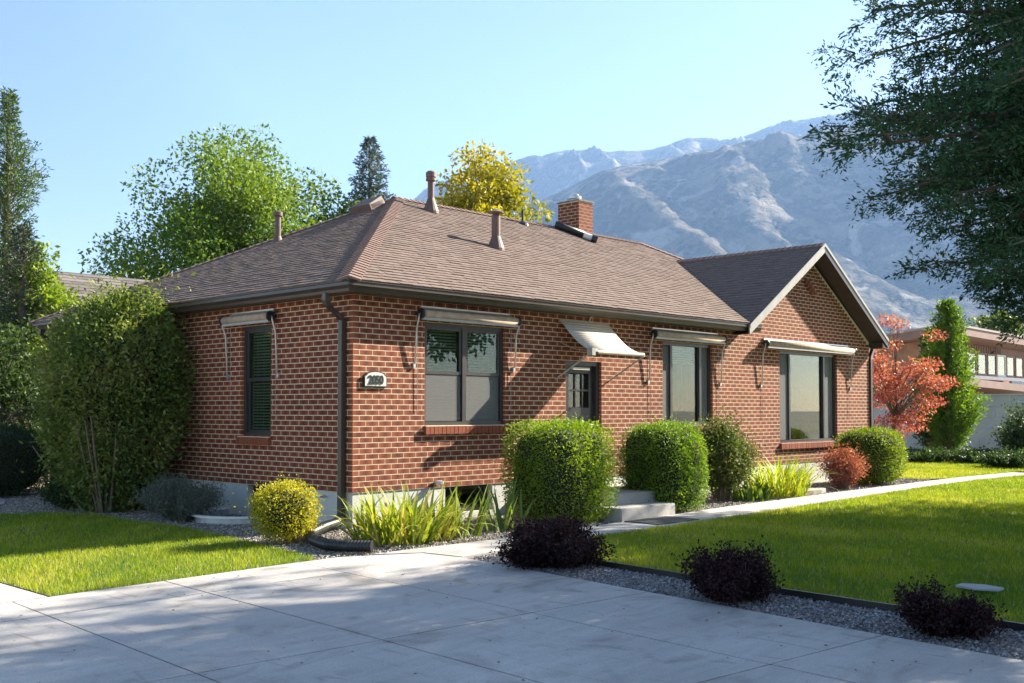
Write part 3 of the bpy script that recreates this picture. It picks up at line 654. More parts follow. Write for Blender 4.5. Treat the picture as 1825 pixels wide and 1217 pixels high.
# soffit, fascia, gutters
b = MB()
b.box(-.20, 9.15, -.20, -.001, 2.955, 2.97); b.box(-.20, -.001, .001, D_+.2, 2.955, 2.97); b.build('soffit', BROWN, H)
b = MB(); b.box(-.22, 9.1, -.22, -.2, 2.94, 3.09); b.box(-.22, -.2, -.199, D_+.22, 2.94, 3.09); b.build('fascia', BROWN, H)
gp = [(.0, .12), (.0, .0), (.065, 0), (.075, .035), (.10, .075), (.10, .115), (.112, .122), (.112, .132), (.096, .132), (.09, .115), (.06, .04), (.01, .01), (.01, .12)]
g1 = MB(); g1.sweep(gp, [0, 1], lambda q, a, c: ((-.222-a if q == 0 else 9.34), -.222-a, 2.945+c)); g1.build('gutter', BROWN, H)
g2 = MB(); g2.sweep(gp, [0, 1], lambda q, a, c: (-.222-a, (-.222-a if q == 0 else D_+.25), 2.945+c)); g2.build('gutter', BROWN, H)
g3 = MB(); g3.sweep(gp, [0, 1], lambda q, a, c: (RE-.05+a, (-.34 if q == 0 else D_+.25), 2.90+c)); g3.build('gutter', BROWN, H)
# gable rake boards and soffits
for sgn, mt in ((-1, TRIM), (1, BROWN)):  # left board pale: sun sheen on brown metal put into its colour
    b = MB(); x0, x1 = GC, GC+sgn*(GH+.0)
    def rk(x, off): return GA-GS*abs(x-GC)+off
    for (y0, y1, o0, o1, m_, nm) in ((-.36, -.335, -.17, -.005, mt, 'rake_board'), (-.334, -.002, -.16, -.145, BROWN, 'rake_soffit'), (-.375, -.361, -.045, .018, TRIM, 'drip_edge')):
        c = MB(); pts = [(x0, rk(x0, o0)), (x1, rk(x1, o0)), (x1, rk(x1, o1)), (x0, rk(x0, o1))]
        n = 0; c.v = [(x, y0, z) for x, z in pts]+[(x, y1, z) for x, z in pts]
        c.f = [(0, 1, 2, 3), (7, 6, 5, 4), (0, 4, 5, 1), (1, 5, 6, 2), (2, 6, 7, 3), (3, 7, 4, 0)]; c.build(nm, m_, H)
b = MB(); b.box(GC+GH-.22, GC+GH+.08, -.33, -.02, 2.86, 2.99); b.build('eave_return', BROWN, H)
# downspouts (rectangular pipe swept through elbows)
def spout(pts, w, d, axis, m=BROWN):
    b = MB(); pts = [Vector(p) for p in pts]; n = 0
    sx, sy = (w/2, d/2) if axis == 'x' else (d/2, w/2)
    for p in pts: b.v += [(p.x-sx, p.y-sy, p.z), (p.x+sx, p.y-sy, p.z), (p.x+sx, p.y+sy, p.z), (p.x-sx, p.y+sy, p.z)]
    for i in range(len(pts)-1):
        for k in range(4): b.f.append((4*i+k, 4*i+(k+1) % 4, 4*i+4+(k+1) % 4, 4*i+4+k))
    b.f += [(3, 2, 1, 0), tuple(4*(len(pts)-1)+k for k in range(4))]
    return b.build('downspout', m, H)
spout([(-.275, .20, 2.95), (-.275, .20, 2.86), (-.25, .195, 2.80), (-.10, .165, 2.68), (-.05, .16, 2.62), (-.05, .16, 2.55), (-.05, .16, .1)], .075, .075, 'y')
spout([(RE+.02, .05, 2.92), (RE+.02, .05, 2.86), (W_+.12, .02, 2.70), (W_+.055, .0, 2.62), (W_+.055, .0, .1)], .075, .075, 'y')
spout([(-.275, D_-.05, 2.95), (-.275, D_-.05, 2.86), (-.1, D_-.07, 2.68), (-.05, D_-.08, 2.6), (-.05, D_-.08, .0)], .085, .085, 'y')
# chimney with its own bricks
cb = MB(); c0 = (9.24, 4.08); cw, cdp = .47, .60; cz = 4.95; ctop = 6.02
cb.box(c0[0]+.002, c0[0]+cw-.002, c0[1]+.002, c0[1]+cdp-.002, cz, ctop); ch = cb.build('chimney', MORTAR, H)
nct = int((ctop-cz)/CH)
for c in range(nct):
    z0 = cz+c*CH+MJ/2; zc = z0+(CH-MJ)/2
    for T_c, L in ((lambda s, d, z: (c0[0]+s, c0[1]+d, z), cw), (lambda s, d, z: (c0[0]+d, c0[1]+s, z), cdp)):
        off = 0 if (c+(L == cw)) % 2 == 0 else -BL/2; k = 0
        while off+k*BL < L:
            s0 = max(0, off+k*BL+MJ/2); s1 = min(L, off+(k+1)*BL-MJ/2); k += 1
            if s1-s0 > .03:
                m = MB(); m.v = brick_verts(s0, s1, z0, z0+CH-MJ, T_c, .08, .001); m.f = list(BF); m.build('brick', BR, ch, attr=brick_attr(rng.random()))
m = MB(); m.box(c0[0]-.02, c0[0]+cw+.02, c0[1]-.02, c0[1]+cdp+.02, ctop, ctop+.03); m.build('chimney_crown', pbr('crown_mortar', (.12, .10, .09), (.3, .28, .25), 12, .9), ch)
m = MB(); m.lathe([(.10, 0), (.10, .05), (.155, .06), (.155, .12), (.10, .13), (.10, .17), (.04, .19)], (c0[0]+.2, c0[1]+.3, ctop+.03)); m.build('flue_cap', GALV, ch)
# vents and pipes on the roof
def vent(name, x, y, z, prof, m, fl_dir, label_part=None):
    b = MB(); b.lathe(prof, (x, y, z)); o = b.build(name, m, roof, smooth=False)
    f = MB(); w = .17
    if fl_dir == 'f': P = lambda s, t: (x+s, y+t*ca, z+.01+t*sa)
    else: P = lambda s, t: (x+t*ca, y+s, z+.01+t*sa)
    f.quad(P(-w, -.22), P(w, -.22), P(w, .2), P(-w, .2)); f.v = [(p[0], p[1], p[2]+.012) for p in f.v]; f.build('flashing', RUST, o)
    return o
vent('vent_pipe', 4.78, 3.88, rz(3.88)-.05, [(.15, 0), (.15, .05), (.06, .30), (.06, .62), (.095, .62), (.095, .66), (.08, .67), (.095, .69), (.095, .77), (.06, .80)], RUST, 'f')
vent('vent_pipe', 4.68, 2.09, rz(2.09)-.06, [(.15, 0), (.15, .05), (.075, .26), (.075, .62), (.06, .63), (.06, .66), (.14, .665), (.14, .675), (.01, .74)], RUST, 'f')
vent('vent_pipe', 7.59, 4.2, rz(4.2)-.04, [(.13, 0), (.12, .05), (.05, .1), (.025, .12), (.025, .34), (.02, .345)], BLACKP, 'f')
vent('vent_pipe', 2.66, 5.67, EZ+S*(2.66+OV)-.05, [(.11, 0), (.11, .03), (.055, .14), (.055, .50), (.085, .51), (.085, .58), (.04, .60)], RUST, 'l')
b = MB(); bx = lambda s, t, n: (4.02+t*ca-n*sa-.12, 4.62+s, EZ+S*(4.02+OV-.12)+t*sa+n*ca)
b.v = [bx(*p) for p in ((-.3, -.17, 0), (.3, -.17, 0), (.3, .2, 0), (-.3, .2, 0), (-.3, -.17, .13), (.3, -.17, .13), (.25, .2, .17), (-.25, .2, .17))]
b.f = [(0, 1, 5, 4), (1, 2, 6, 5), (2, 3, 7, 6), (3, 0, 4, 7), (4, 5, 6, 7)]; bv = b.build('box_vent', RUST, roof)
b = MB()
for k in range(12): b.box(0, 0, 0, 0, 0, 0) if False else b.quad(bx(-.301, -.13+k*.024, .03), bx(-.301, -.118+k*.024, .03), bx(-.301, -.118+k*.024, .11), bx(-.301, -.13+k*.024, .11))
b.build('vent_slot', BLACKP, bv)
# black tube heater with metal band lying beside the chimney
Pt = lambda x, y: (x, y, rz(y)+.085)
b = MB(); b.tube([Pt(8.78, 4.36), Pt(8.86, 4.29), Pt(9.16, 3.88)], [.085, .085, .08], 12); ut = b.build('roof_tube', BLACKP, roof, smooth=True)
b = MB(); b.tube([Pt(9.16, 3.88), Pt(9.28, 3.73)], .07, 12); b.build('metal_band', WHITE, ut)
b = MB(); b.tube([Pt(9.27, 3.74), Pt(9.34, 3.65)], .09, 12); b.build('end_cap', BLACKP, ut)
# small fittings on the walls
b = MB(); b.tube([(-.0, .55, .36), (-.09, .55, .36), (-.11, .55, .33)], .014); b.lathe([(.03, .38), (.03, .39)], (-.06, .55, 0), 8); b.build('hose_tap', STEEL, H)
b = MB(); b.lathe([(.05, 0), (.06, .01), (.06, .05), (.03, .06)], (1.42, -.06, .47), 10); b.build('vent_hood', GALV, H)
#@@THINGS@@
# ================================================================ THINGS ON AND ROUND THE HOUSE
def awning(T, s0, s1, label, zbar=2.86, zr=2.765, out=.125, foot=1.96, inset=.0):
    P0 = T((s0+s1)/2, 0, zbar); a = empty('window_awning', P0, label, 'awning', 'roll-up window awnings')
    L = lambda s, d, z: tuple(np.array(T(s, d, z))-np.array(P0))
    b = MB(); b.box(s0+.06, s1-.06, -.03, .0, zbar-.02, zbar+.02, L); b.build('wall_bar', STEEL, a)
    b = MB()   # short rolled-out fabric from the bar to the roller, with the roll itself
    n = 10; prof = []
    for k in range(n+1): q = k/n; prof.append((-.03-(out-.03)*q, zbar-(zbar-zr-.06)*q-.02*math.sin(3.14*q)))
    for (d0, z0), (d1, z1) in zip(prof[:-1], prof[1:]): b.quad(L(s0+.03, d0, z0), L(s1-.03, d0, z0), L(s1-.03, d1, z1), L(s0+.03, d1, z1))
    b.build('canvas', CANVAS, a, smooth=True)
    b = MB(); b.tube([L(s0, -out, zr), L(s1, -out, zr)], .055, 18); b.build('roll', CANVAS, a, smooth=True)
    b = MB(); b.box(s0, s1, -out-.03, -out+.01, zr-.085, zr-.05, L); b.build('valance_bar', TRIM, a)
    for e, sg_ in ((s0, -1), (s1, 1)):
        b = MB(); b.tube([L(e, -out, zr), L(e+sg_*.03, -out, zr)], .07, 14); b.build('end_cap', BLACKP, a)
        x = e+sg_*.045
        b = MB(); b.tube([L(x, -out, zr), L(x+sg_*.01, -out, zr-.05), L(x, -out*.55, zr-.2), L(x, -out*.5, zr-.25), L(x, -.035, foot+.03), L(x, -.0, foot)], .012, 8); b.build('arm', STEEL, a, smooth=True)
        b = MB(); b.box(x-.02, x+.02, -.03, .0, foot-.035, foot+.03, L); b.build('foot_bracket', STEEL, a)
        b = MB(); b.tube([L(x+(-sg_)*.06, -.02, zr-.1), L(x+(-sg_)*.06, -.015, foot-.62)], .0035, 5); b.build('pull_cord', TRIM, a)
    return a
awning(TF, 1.05, 2.88, 'rolled awning over the double window beside the number plaque', foot=2.08)
awning(TF, 6.24, 8.34, 'rolled awning over the curtained three-part window right of the door')
awning(TF, 9.85, 13.45, 'wide rolled awning over the large window in the gable wall')
awning(TL, 1.68, 2.86, 'short rolled awning on the shaded side wall')
# door awning, let down
a = empty('door_awning', (4.55, 0, 2.85), 'cream canvas awning let down over the front door', 'awning')
L = lambda x, y, z: (x-4.55, y, z-2.85)
b = MB(); n = 18; x0, x1 = 3.95, 5.12; pr = [(-.03-.67*k/n, 2.85-.50*k/n-.085*math.sin(math.pi*k/n)) for k in range(n+1)]
for (d0, z0), (d1, z1) in zip(pr[:-1], pr[1:]): b.quad(L(x0, d0, z0), L(x1, d0, z0), L(x1, d1, z1), L(x0, d1, z1))
CREAM = pbr('cream_canvas', (.58, .50, .39), (.68, .60, .48), 25, .85, bmp=(250, .2, .002)); cv = b.build('canvas', CREAM, a, smooth=True)
sm = cv.modifiers.new('thick', 'SOLIDIFY'); sm.thickness = .004
b = MB(); b.box(x0-.02, x1+.02, -.03, 0, 2.83, 2.87, L); b.build('wall_bar', TRIM, a)
b = MB(); b.tube([L(x0-.04, -.70, 2.345), L(x1+.03, -.70, 2.345)], .03, 12); b.build('front_bar', CREAM, a)
b = MB(); b.box(x0-.13, x0-.05, -.76, -.66, 2.29, 2.40, L); b.build('gear_box', TRIM, a)
b = MB(); b.tube([L(x0-.05, -.70, 2.345), L(x0+.02, -.70, 2.345)], .06, 14); b.build('end_cap', BLACKP, a)
for x in (x0-.09, x1+.05):
    b = MB(); b.tube([L(x, -.70, 2.33), L(x, -.0, 1.95)], .013, 8); b.build('arm', TRIM, a)
b = MB(); b.tube([L(4.62, -.03, 2.86), L(4.64, -.06, 2.95), L(4.66, -.1, 2.955)], .012, 6); b.build('hanger', TRIM, a)
b = MB(); b.tube([L(x0+.02, 0, 2.52), L(x0-.03, -.35, 2.40), L(x0-.09, -.68, 2.36)], .005, 5); b.build('pull_cord', TRIM, a)
# number plaque
pl = empty('number_plaque', (.345, -.001, 1.87), 'arched cream house number plaque beside the corner downspout', 'plaque')
def arch(w, h, rise, y0, y1, m, nm):
    b = MB(); pts = [(-w, -h), (w, -h), (w, h*.45)]+[(w*math.cos(t)*.82, h*.62+rise*math.sin(t)) for t in np.linspace(.1, math.pi-.1, 12)]+[(-w, h*.45)]
    k = len(pts); b.v = [(x, y0, z) for x, z in pts]+[(x, y1, z) for x, z in pts]; b.f = [tuple(range(k)), tuple(range(k, 2*k))[::-1]]+[(i, (i+1) % k, k+(i+1) % k, k+i) for i in range(k)]
    return b.build(nm, m, pl)
arch(.19, .098, .05, -.025, 0, BLACKP, 'backing'); arch(.172, .082, .045, -.032, -.0255, pbr('plaque_cream', (.62, .60, .52), (.70, .68, .6), 8, .6), 'face')
fc = bpy.data.curves.new('number', 'FONT'); fc.body = '2050'; fc.size = .15; fc.extrude = .005; fc.align_x = 'CENTER'; fc.align_y = 'CENTER'; fc.offset = .0035; fc.space_character = .92
fc.materials.append(BLACKP); ft = bpy.data.objects.new('digits', fc); col.objects.link(ft); bpy.context.view_layer.update()
fm = bpy.data.meshes.new_from_object(ft.evaluated_get(bpy.context.evaluated_depsgraph_get())); bpy.data.objects.remove(ft)
fo = link(bpy.data.objects.new('number', fm), pl); fo.location = (0, -.036, -.008); fo.rotation_euler = (R(90), 0, 0); fo.scale = (.88, 1.05, 1)
# front steps
st = empty('front_steps', (3.7, -1.2, 0), 'grey concrete front steps between the two clipped hedges', 'steps')
for nm, x0, x1, y0, y1, z0, z1 in (('tread', 2.98, 4.22, -1.95, -1.35, -.05, .165), ('tread', 3.02, 4.3, -1.55, -.75, -.05, .31), ('landing', 3.1, 5.3, -1.0, -.003, -.05, .33)):
    bm = bmesh.new(); bmesh.ops.create_cube(bm, size=1); bmesh.ops.scale(bm, vec=(x1-x0, y1-y0, z1-z0), verts=bm.verts); bmesh.ops.translate(bm, vec=((x0+x1)/2-3.7, (y0+y1)/2+1.2, (z0+z1)/2), verts=bm.verts)
    bmesh.ops.bevel(bm, geom=bm.edges[:], offset=.012, segments=2, affect='EDGES'); me = bpy.data.meshes.new(nm); bm.to_mesh(me); bm.free(); me.materials.append(CON); link(bpy.data.objects.new(nm, me), st)
b = MB()
for k in range(14): b.box(2.9+k*.066, 2.9+k*.066+.058, -2.62, -2.06, .004, .016)
tag(b.build('door_mat', RUBBER), 'ribbed grey rubber mat on the path before the steps', 'mat')
b = MB(); b.v = [(9.2+.62*math.cos(t)*(1+.1*math.sin(3*t)), -1.28+.25*math.sin(t)*(1+.1*math.cos(2*t)), z) for z in (-.03, .06) for t in np.linspace(0, 6.283, 15)[:-1]]
b.f = [tuple(range(14, 28))]+[(i, (i+1) % 14, 14+(i+1) % 14, 14+i) for i in range(14)]; tag(b.build('stepping_stone', pbr('flat_stone', (.25, .22, .19), (.36, .32, .28), 6, .85)), 'flat grey stone lying beside the red barberry', 'stone')
b = MB(); b.lathe([(.13, 0), (.13, .015), (.05, .018)], (0, 0, 0), 6); o = b.build('valve_cover', pbr('cover_plastic', (.35, .36, .36), rough=.7)); o.location = (.58, -7.5, .03); o.scale = (1, 1.5, 1); tag(o, 'pale plastic valve cover sunk in the front lawn', 'valve cover')
# corrugated drain pipe
path = [(-.06, .16, .12), (-.15, .10, .07), (-.5, -.1, .06), (-1.0, -.5, .06), (-1.27, -.95, .06), (-1.38, -1.35, .055), (-1.32, -1.62, .055), (-1.15, -1.86, .055)]
pp_ = []; rr_ = []
for i in range(len(path)-1):
    for k in range(16):
        t = k/16; pp_.append([path[i][q]*(1-t)+path[i+1][q]*t for q in range(3)]); rr_.append(.066 if (k % 2) else .057)
for i in range(2): pp_ = [pp_[0]]+[[(pp_[k-1][q]+2*pp_[k][q]+pp_[k+1][q])/4 for q in range(3)] for k in range(1, len(pp_)-1)]+[pp_[-1]]
pp_ = [(x, y, z+gz(x)) for x, y, z in pp_]
b = MB(); b.tube(pp_, rr_, 14); o = b.build('drain_pipe', BLACKP, smooth=False); tag(o, 'black corrugated drain pipe curving from the corner downspout', 'pipe')
# window wells
for (yc, lab) in ((2.1, 'galvanised window well with white rim by the sage shrub'), (6.4, 'window well with white rim near the back corner downspout')):
    ww = empty('window_well', (0, yc, 0), lab, 'window well')
    for nm, r_in, r_out, z0, z1, m in (('well_wall', .74, .76, -.5, .05, GALV), ('rim', .73, .80, .05, .075, WHITE)):
        b = MB(); n = 20; ring = []
        for k in range(n+1):
            t = math.pi/2+math.pi*k/n
            ring.append((math.cos(t), math.sin(t)))
        for (c1, s1), (c2, s2) in zip(ring[:-1], ring[1:]):
            for ra, rb_ in ((r_in, r_out),):
                q = [(ra*c1*1.15-.02, ra*s1, 0), (rb_*c1*1.15-.02, rb_*s1, 0), (rb_*c2*1.15-.02, rb_*s2, 0), (ra*c2*1.15-.02, ra*s2, 0)]
                i = len(b.v); b.v += [(x, y, z0) for x, y, _ in q]+[(x, y, z1) for x, y, _ in q]
                b.f += [tuple(i+w_ for w_ in f) for f in ((4, 5, 6, 7), (0, 4, 7, 3), (1, 2, 6, 5), (0, 1, 5, 4), (2, 3, 7, 6))]
        b.build(nm, m, ww)

# ================================================================ PLANTS
def leaf_quads(P, N_, size, rng, aspect=.45, tilt=.9, along=None):
    """rhombic leaves at P; N_ outward dirs"""
    n = len(P); d = rng.normal(size=(n, 3))*tilt + (N_ if along is None else along)
    d /= np.linalg.norm(d, axis=1, keepdims=True)+1e-9
    s = np.cross(d, rng.normal(size=(n, 3))); s /= np.linalg.norm(s, axis=1, keepdims=True)+1e-9
    L = np.broadcast_to(size, (n,))[:, None]*rng.uniform(.65, 1.25, (n, 1)); w = L*aspect*.5
    up = np.cross(s, d)*L*.08
    V = np.empty((n, 4, 3)); V[:, 0] = P; V[:, 1] = P+d*L*.5+s*w+up; V[:, 2] = P+d*L; V[:, 3] = P+d*L*.5-s*w+up
    return V.reshape(-1, 3)
def palette(n, cols, rng, P=None, nz=None, f=1.0, spread=.18):
    c = np.array(cols); k = rng.random(n)*(len(c)-1)
    if nz is not None: k = np.clip(k*.55+(nz(P, f)*.5+.5)*(len(c)-1)*.5, 0, len(c)-1.001)
    i = k.astype(int); t = (k-i)[:, None]; o = c[i]*(1-t)+c[np.minimum(i+1, len(c)-1)]*t
    return o*rng.uniform(1-spread, 1+spread, (n, 1))
def blob(name, center, rad, n=2, mat_=CORE, parent=None, noise=.12, seed=0, p=2.0, zmin=-1):
    bm = bmesh.new(); bmesh.ops.create_icosphere(bm, subdivisions=n+1, radius=1); nz = Noise(seed)
    for v in bm.verts:
        c = np.array(v.co); r = (np.abs(c)**p).sum()**(-1/p); q = c*r*(1+noise*nz((c*2.5)[None])[0]); v.co = Vector((q[0]*rad[0], q[1]*rad[1], max(q[2], zmin)*rad[2]))+Vector(center)
    me = bpy.data.meshes.new(name); bm.to_mesh(me); bm.free(); me.materials.append(mat_); return link(bpy.data.objects.new(name, me), parent)
def hedge(name, loc, rad, p, nleaf, size, cols, label, cat, seed, depth=.14, noise=.05, group=None, core=.86, tilt=.9, rot=0, f=5., stems=5, taper=1.):
    rng = np.random.default_rng(seed); x, y = loc; z0 = gz(x); e = empty(name, (x, y, z0), label, cat, group); e.rotation_euler.z = rot
    zc = rad[2]*.5; R_ = np.array([rad[0], rad[1], rad[2]*.5])
    d = rng.normal(size=(nleaf, 3)); 
    d /= (np.abs(d)**p).sum(1, keepdims=True)**(1/p)
    nz = Noise(seed); k = 1+noise*nz(d, f)+noise*.6*nz(d, f*3); dep = 1-np.abs(rng.normal(0, depth, nleaf))+(rng.random(nleaf) < .10)*np.abs(rng.normal(0, noise*.9, nleaf))
    P = d*(k*dep)[:, None]*R_; Nn = np.sign(d)*np.abs(d)**(p-1)/R_; Nn /= np.linalg.norm(Nn, axis=1, keepdims=True)
    P[:, 2] += zc; P[:, :2] *= (taper+(1-taper)*np.clip(P[:, 2:]/(.5*rad[2]), 0, 1)); ok = P[:, 2] > .0; P, Nn, dep = P[ok], Nn[ok], dep[ok]
    c = palette(len(P), cols, rng, P, nz, 6.)
    fast_mesh('foliage', leaf_quads(P, Nn*1.1, size, rng, tilt=tilt), 4, LEAF, e, c)
    blob('dark_core_hull', (0, 0, zc*(1.3 if taper < 1 else 1)), R_*core*np.array([1, 1, .85 if taper < 1 else 1]), 2, CORE, e, noise, seed, p)  # added opaque dark hull for the twig mass, blocks light through the leaves
    m = MB()
    for k in range(stems):
        q = rng.uniform(-.25, .25, 2)*(1 if stems < 9 else 3.6*R_[:2]); rr_s = 1 if stems < 9 else rng.uniform(.7, 1.5)
        m.tube([(q[0]*.3, q[1]*.3, -.05), (q[0]*.8, q[1]*.8, zc*.5*rr_s), (q[0], q[1], zc*.75*rr_s)], [.022, .014, .008], 6)
    m.build('stem', TWIG, e); return e
BOX = [(.06, .13, .010), (.14, .24, .015), (.23, .34, .022), (.33, .41, .04)]
hedge('clipped_hedge', (2.55, -1.22), (.62, .62, 1.32), 5, 30000, .038, BOX, 'large clipped boxwood hedge left of the front steps', 'hedge', 21, group='clipped hedges by the steps', noise=.10, f=2.8)
hedge('clipped_hedge', (4.66, -1.42), (.50, .56, 1.26), 4.5, 24000, .04, [(.05, .125, .014), (.12, .23, .02), (.21, .33, .03), (.32, .41, .05)], 'clipped boxwood hedge right of the front steps', 'hedge', 22, group='clipped hedges by the steps', noise=.11, f=2.8)
hedge('rounded_hedge', (12.45, -.95), (.72, .60, 1.10), 3.2, 20000, .045, [(.09, .16, .012), (.18, .26, .02), (.28, .35, .03)], 'rounded yellow-green hedge at the gable corner', 'hedge', 23, noise=.07, f=3.)
hedge('golden_shrub', (-1.27, -.40), (.38, .37, .68), 2.3, 9000, .034, [(.18, .20, .012), (.38, .37, .02), (.55, .48, .035)], 'small golden ball shrub beside the side lawn', 'shrub', 24, noise=.15, depth=.26, core=.72, tilt=1.2)
hedge('dark_round_shrub', (-.95, 8.75), (.72, .72, 1.22), 2.8, 15000, .045, [(.018, .045, .014), (.035, .075, .02), (.05, .09, .03)], 'dark green rounded shrub by the back downspout', 'shrub', 25)
def twig_shrub(name, loc, rad, h, nst, per, size, cols, label, cat, seed, aspect=.5, arch=.4, stem_r=.006, group=None, bare=.15, trunk_mat=TWIG, up=.6, z0=None, tilt=.8, hlo=.55, clumps=0):
    rng = np.random.default_rng(seed); x, y = loc; e = empty(name, (x, y, gz(x) if z0 is None else z0), label, cat, group); m = MB(); P = []; A = []
    cl = [(rng.uniform(0, 6.283), rng.random()**.5*.75, rng.uniform(.55, 1.15)) for _ in range(clumps)]
    for k in range(nst):
        az = rng.uniform(0, 6.283); rr = rng.random()**.6; hf = 1.
        if clumps:
            ca_, cr_, hf = cl[k % clumps]; vx, vy = cr_*math.cos(ca_)+.36*rr*math.cos(az), cr_*math.sin(ca_)+.36*rr*math.sin(az); az, rr = math.atan2(vy, vx), min(1.1, math.hypot(vx, vy))
        H_ = h*rng.uniform(hlo, 1.08)*(1-.35*rr**2)*hf; tx, ty = rad[0]*rr*math.cos(az), rad[1]*rr*math.sin(az)
        b0 = np.array([tx*.25, ty*.25, -.03]); n = 6; pts = []
        for q in range(n+1):
            t = q/n; pts.append(b0+(np.array([tx, ty, H_])-b0)*np.array([t**(1+arch), t**(1+arch), t**(1-.3*arch)]))
        pts = np.array(pts); pts[1:-1] += rng.normal(0, .03*h, (n-1, 3))
        m.tube([tuple(q) for q in pts], [stem_r*(1-.75*i/n) for i in range(n+1)], 4, cap=False)
        t = bare+(1-bare)*rng.random(per)**.75; i = np.minimum((t*n).astype(int), n-1); f = (t*n-i)[:, None]
        q = pts[i]*(1-f)+pts[i+1]*f; sp = .055*h*(.4+t)[:, None]+size*.3
        P.append(q+rng.normal(size=(per, 3))*sp); dd = pts[i+1]-pts[i]; A.append(dd/(np.linalg.norm(dd, axis=1, keepdims=True)+1e-6))
    P = np.concatenate(P); A = np.concatenate(A); ok = P[:, 2] > .005; P, A = P[ok], A[ok]; nz = Noise(seed)
    fast_mesh('foliage', leaf_quads(P, None, size, rng, aspect, tilt, A*up), 4, LEAF, e, palette(len(P), cols, rng, P, nz, 4.))
    m.build('stem', trunk_mat, e); return e
PUR = [(.014, .006, .009), (.028, .011, .016), (.045, .018, .022)]
twig_shrub('barberry', (-.62, -3.92), (.60, .60), .43, 150, 210, .036, PUR, 'widest dark purple barberry at the top of the gravel strip', 'shrub', 31, group='purple barberries along the driveway', tilt=1.0, hlo=.5, arch=.1, clumps=11)
twig_shrub('barberry', (-1.0, -6.15), (.40, .40), .42, 110, 190, .034, PUR, 'middle dark purple barberry with upright shoots in the gravel strip', 'shrub', 32, group='purple barberries along the driveway', tilt=1.0, hlo=.5, arch=.1, clumps=11)
twig_shrub('barberry', (-1.12, -7.88), (.37, .37), .32, 110, 190, .03, PUR, 'nearest dark purple barberry by the lawn edging', 'shrub', 33, group='purple barberries along the driveway', tilt=1.0, hlo=.5, arch=.1, clumps=11)
twig_shrub('red_barberry', (10.72, -1.22), (.50, .45), .74, 130, 70, .055, [(.16, .04, .03), (.30, .085, .065), (.42, .17, .13)], 'feathery coral red barberry beside the rounded hedge', 'shrub', 34, aspect=.35, arch=.8)
twig_shrub('loose_shrub', (6.95, -.95), (.55, .5), 1.27, 110, 230, .055, [(.045, .085, .02), (.09, .125, .03), (.16, .17, .05)], 'loose open shrub with visible stems under the curtained window', 'shrub', 35, bare=.4, stem_r=.009)
hedge('tall_shrub', (-.92, 4.75), (.92, 1.15, 3.36), 2.7, 50000, .078, [(.05, .10, .022), (.10, .16, .03), (.19, .23, .05), (.36, .33, .12)], 'tall untrimmed shrub hiding the far side wall', 'shrub', 36, depth=.2, noise=.2, core=.66, tilt=1.2, f=3.2, stems=50, taper=.72)
twig_shrub('sage_shrub', (-.85, 2.75), (.5, .85), .55, 160, 90, .045, [(.09, .12, .10), (.13, .16, .135), (.18, .20, .17)], 'low grey green sage shrub by the window well', 'shrub', 37, aspect=.3)
twig_shrub('low_shrub', (-1.15, 5.55), (.45, .5), .55, 90, 80, .05, [(.03, .06, .02), (.055, .09, .03)], 'low green shrub at the foot of the tall shrub', 'shrub', 38)
# strap-leaved plants: every leaf a part
def strap_variants(n, w, L, cols, seed, bend, lean=.3):
    out = []; rng = np.random.default_rng(seed)
    for k in range(n):
        b = MB(); seg = 6; bd = rng.uniform(*bend); c = np.array(cols[k % len(cols)])*rng.uniform(.85, 1.15); rows = []; th = rng.uniform(.05, lean); pos = np.array([0., 0., 0.])
        for i in range(seg+1):
            t = i/seg; ww = w*.5*(1-t**2.2)*(.75+.5*t*(1-t)*2); rows.append([(pos[0], -ww, pos[2]), (pos[0]-.15*ww, 0, pos[2]-.1*ww), (pos[0], ww, pos[2])])
            a = th+bd*t*t; pos = pos+np.array([math.sin(a), 0, math.cos(a)])*L/seg
        for r in rows: b.v += r
        for i in range(seg):
            for q in range(2): b.f.append((3*i+q, 3*i+q+1, 3*i+q+4, 3*i+q+3))
        me = bpy.data.meshes.new('leaf'); me.from_pydata([tuple(map(float, v)) for v in b.v], [], b.f); me.update(); me.materials.append(LEAF); me.shade_smooth(); setattr_col(me, np.tile(c, (len(b.v), 1))); out.append(me)
    return out
def strap_plant(name, loc, spread, n, vars_, label, seed, sc_=(.7, 1.15), group=None):
    rng = random.Random(seed); e = empty(name, (*loc, gz(loc[0])-.02), label, 'plant', group)
    for k in range(n):
        o = bpy.data.objects.new('leaf', vars_[k % len(vars_)]); r = math.sqrt(rng.random()); t = rng.uniform(0, 6.283)
        o.location = (spread[0]*r*math.cos(t), spread[1]*r*math.sin(t), 0); s = rng.uniform(*sc_); o.scale = (s, s, s)
        o.rotation_euler = (rng.uniform(-.2, .2), rng.uniform(-.1, .35)*r, t+rng.gauss(0, .7)); link(o, e)
IR = [(.15, .24, .03), (.26, .33, .035), (.40, .42, .06), (.50, .42, .14), (.22, .31, .04), (.34, .38, .05)]
vi = strap_variants(18, .05, .78, IR, 51, (.4, 2.6), .85); vi2 = strap_variants(8, .05, .62, [(.13, .20, .05), (.18, .26, .05), (.24, .30, .07)], 52, (.0, .9)); vd = strap_variants(12, .026, .68, [(.26, .36, .02), (.38, .45, .03), (.46, .46, .06)], 53, (.5, 2.2), .7); vh = strap_variants(6, .09, .34, [(.10, .18, .03), (.15, .23, .04)], 54, (.6, 2.))
strap_plant('iris_clump', (-.28, -1.38), (.66, .42), 340, vi, 'large yellowing iris clump at the house corner', 61, (.55, .98))
strap_plant('iris_clump', (1.2, -1.5), (.28, .15), 26, vi2, 'small fan of upright iris leaves under the basement window', 62)
strap_plant('iris_clump', (.42, -1.62), (.2, .15), 22, vi2, 'green iris fan at the right end of the yellowing clump', 65)
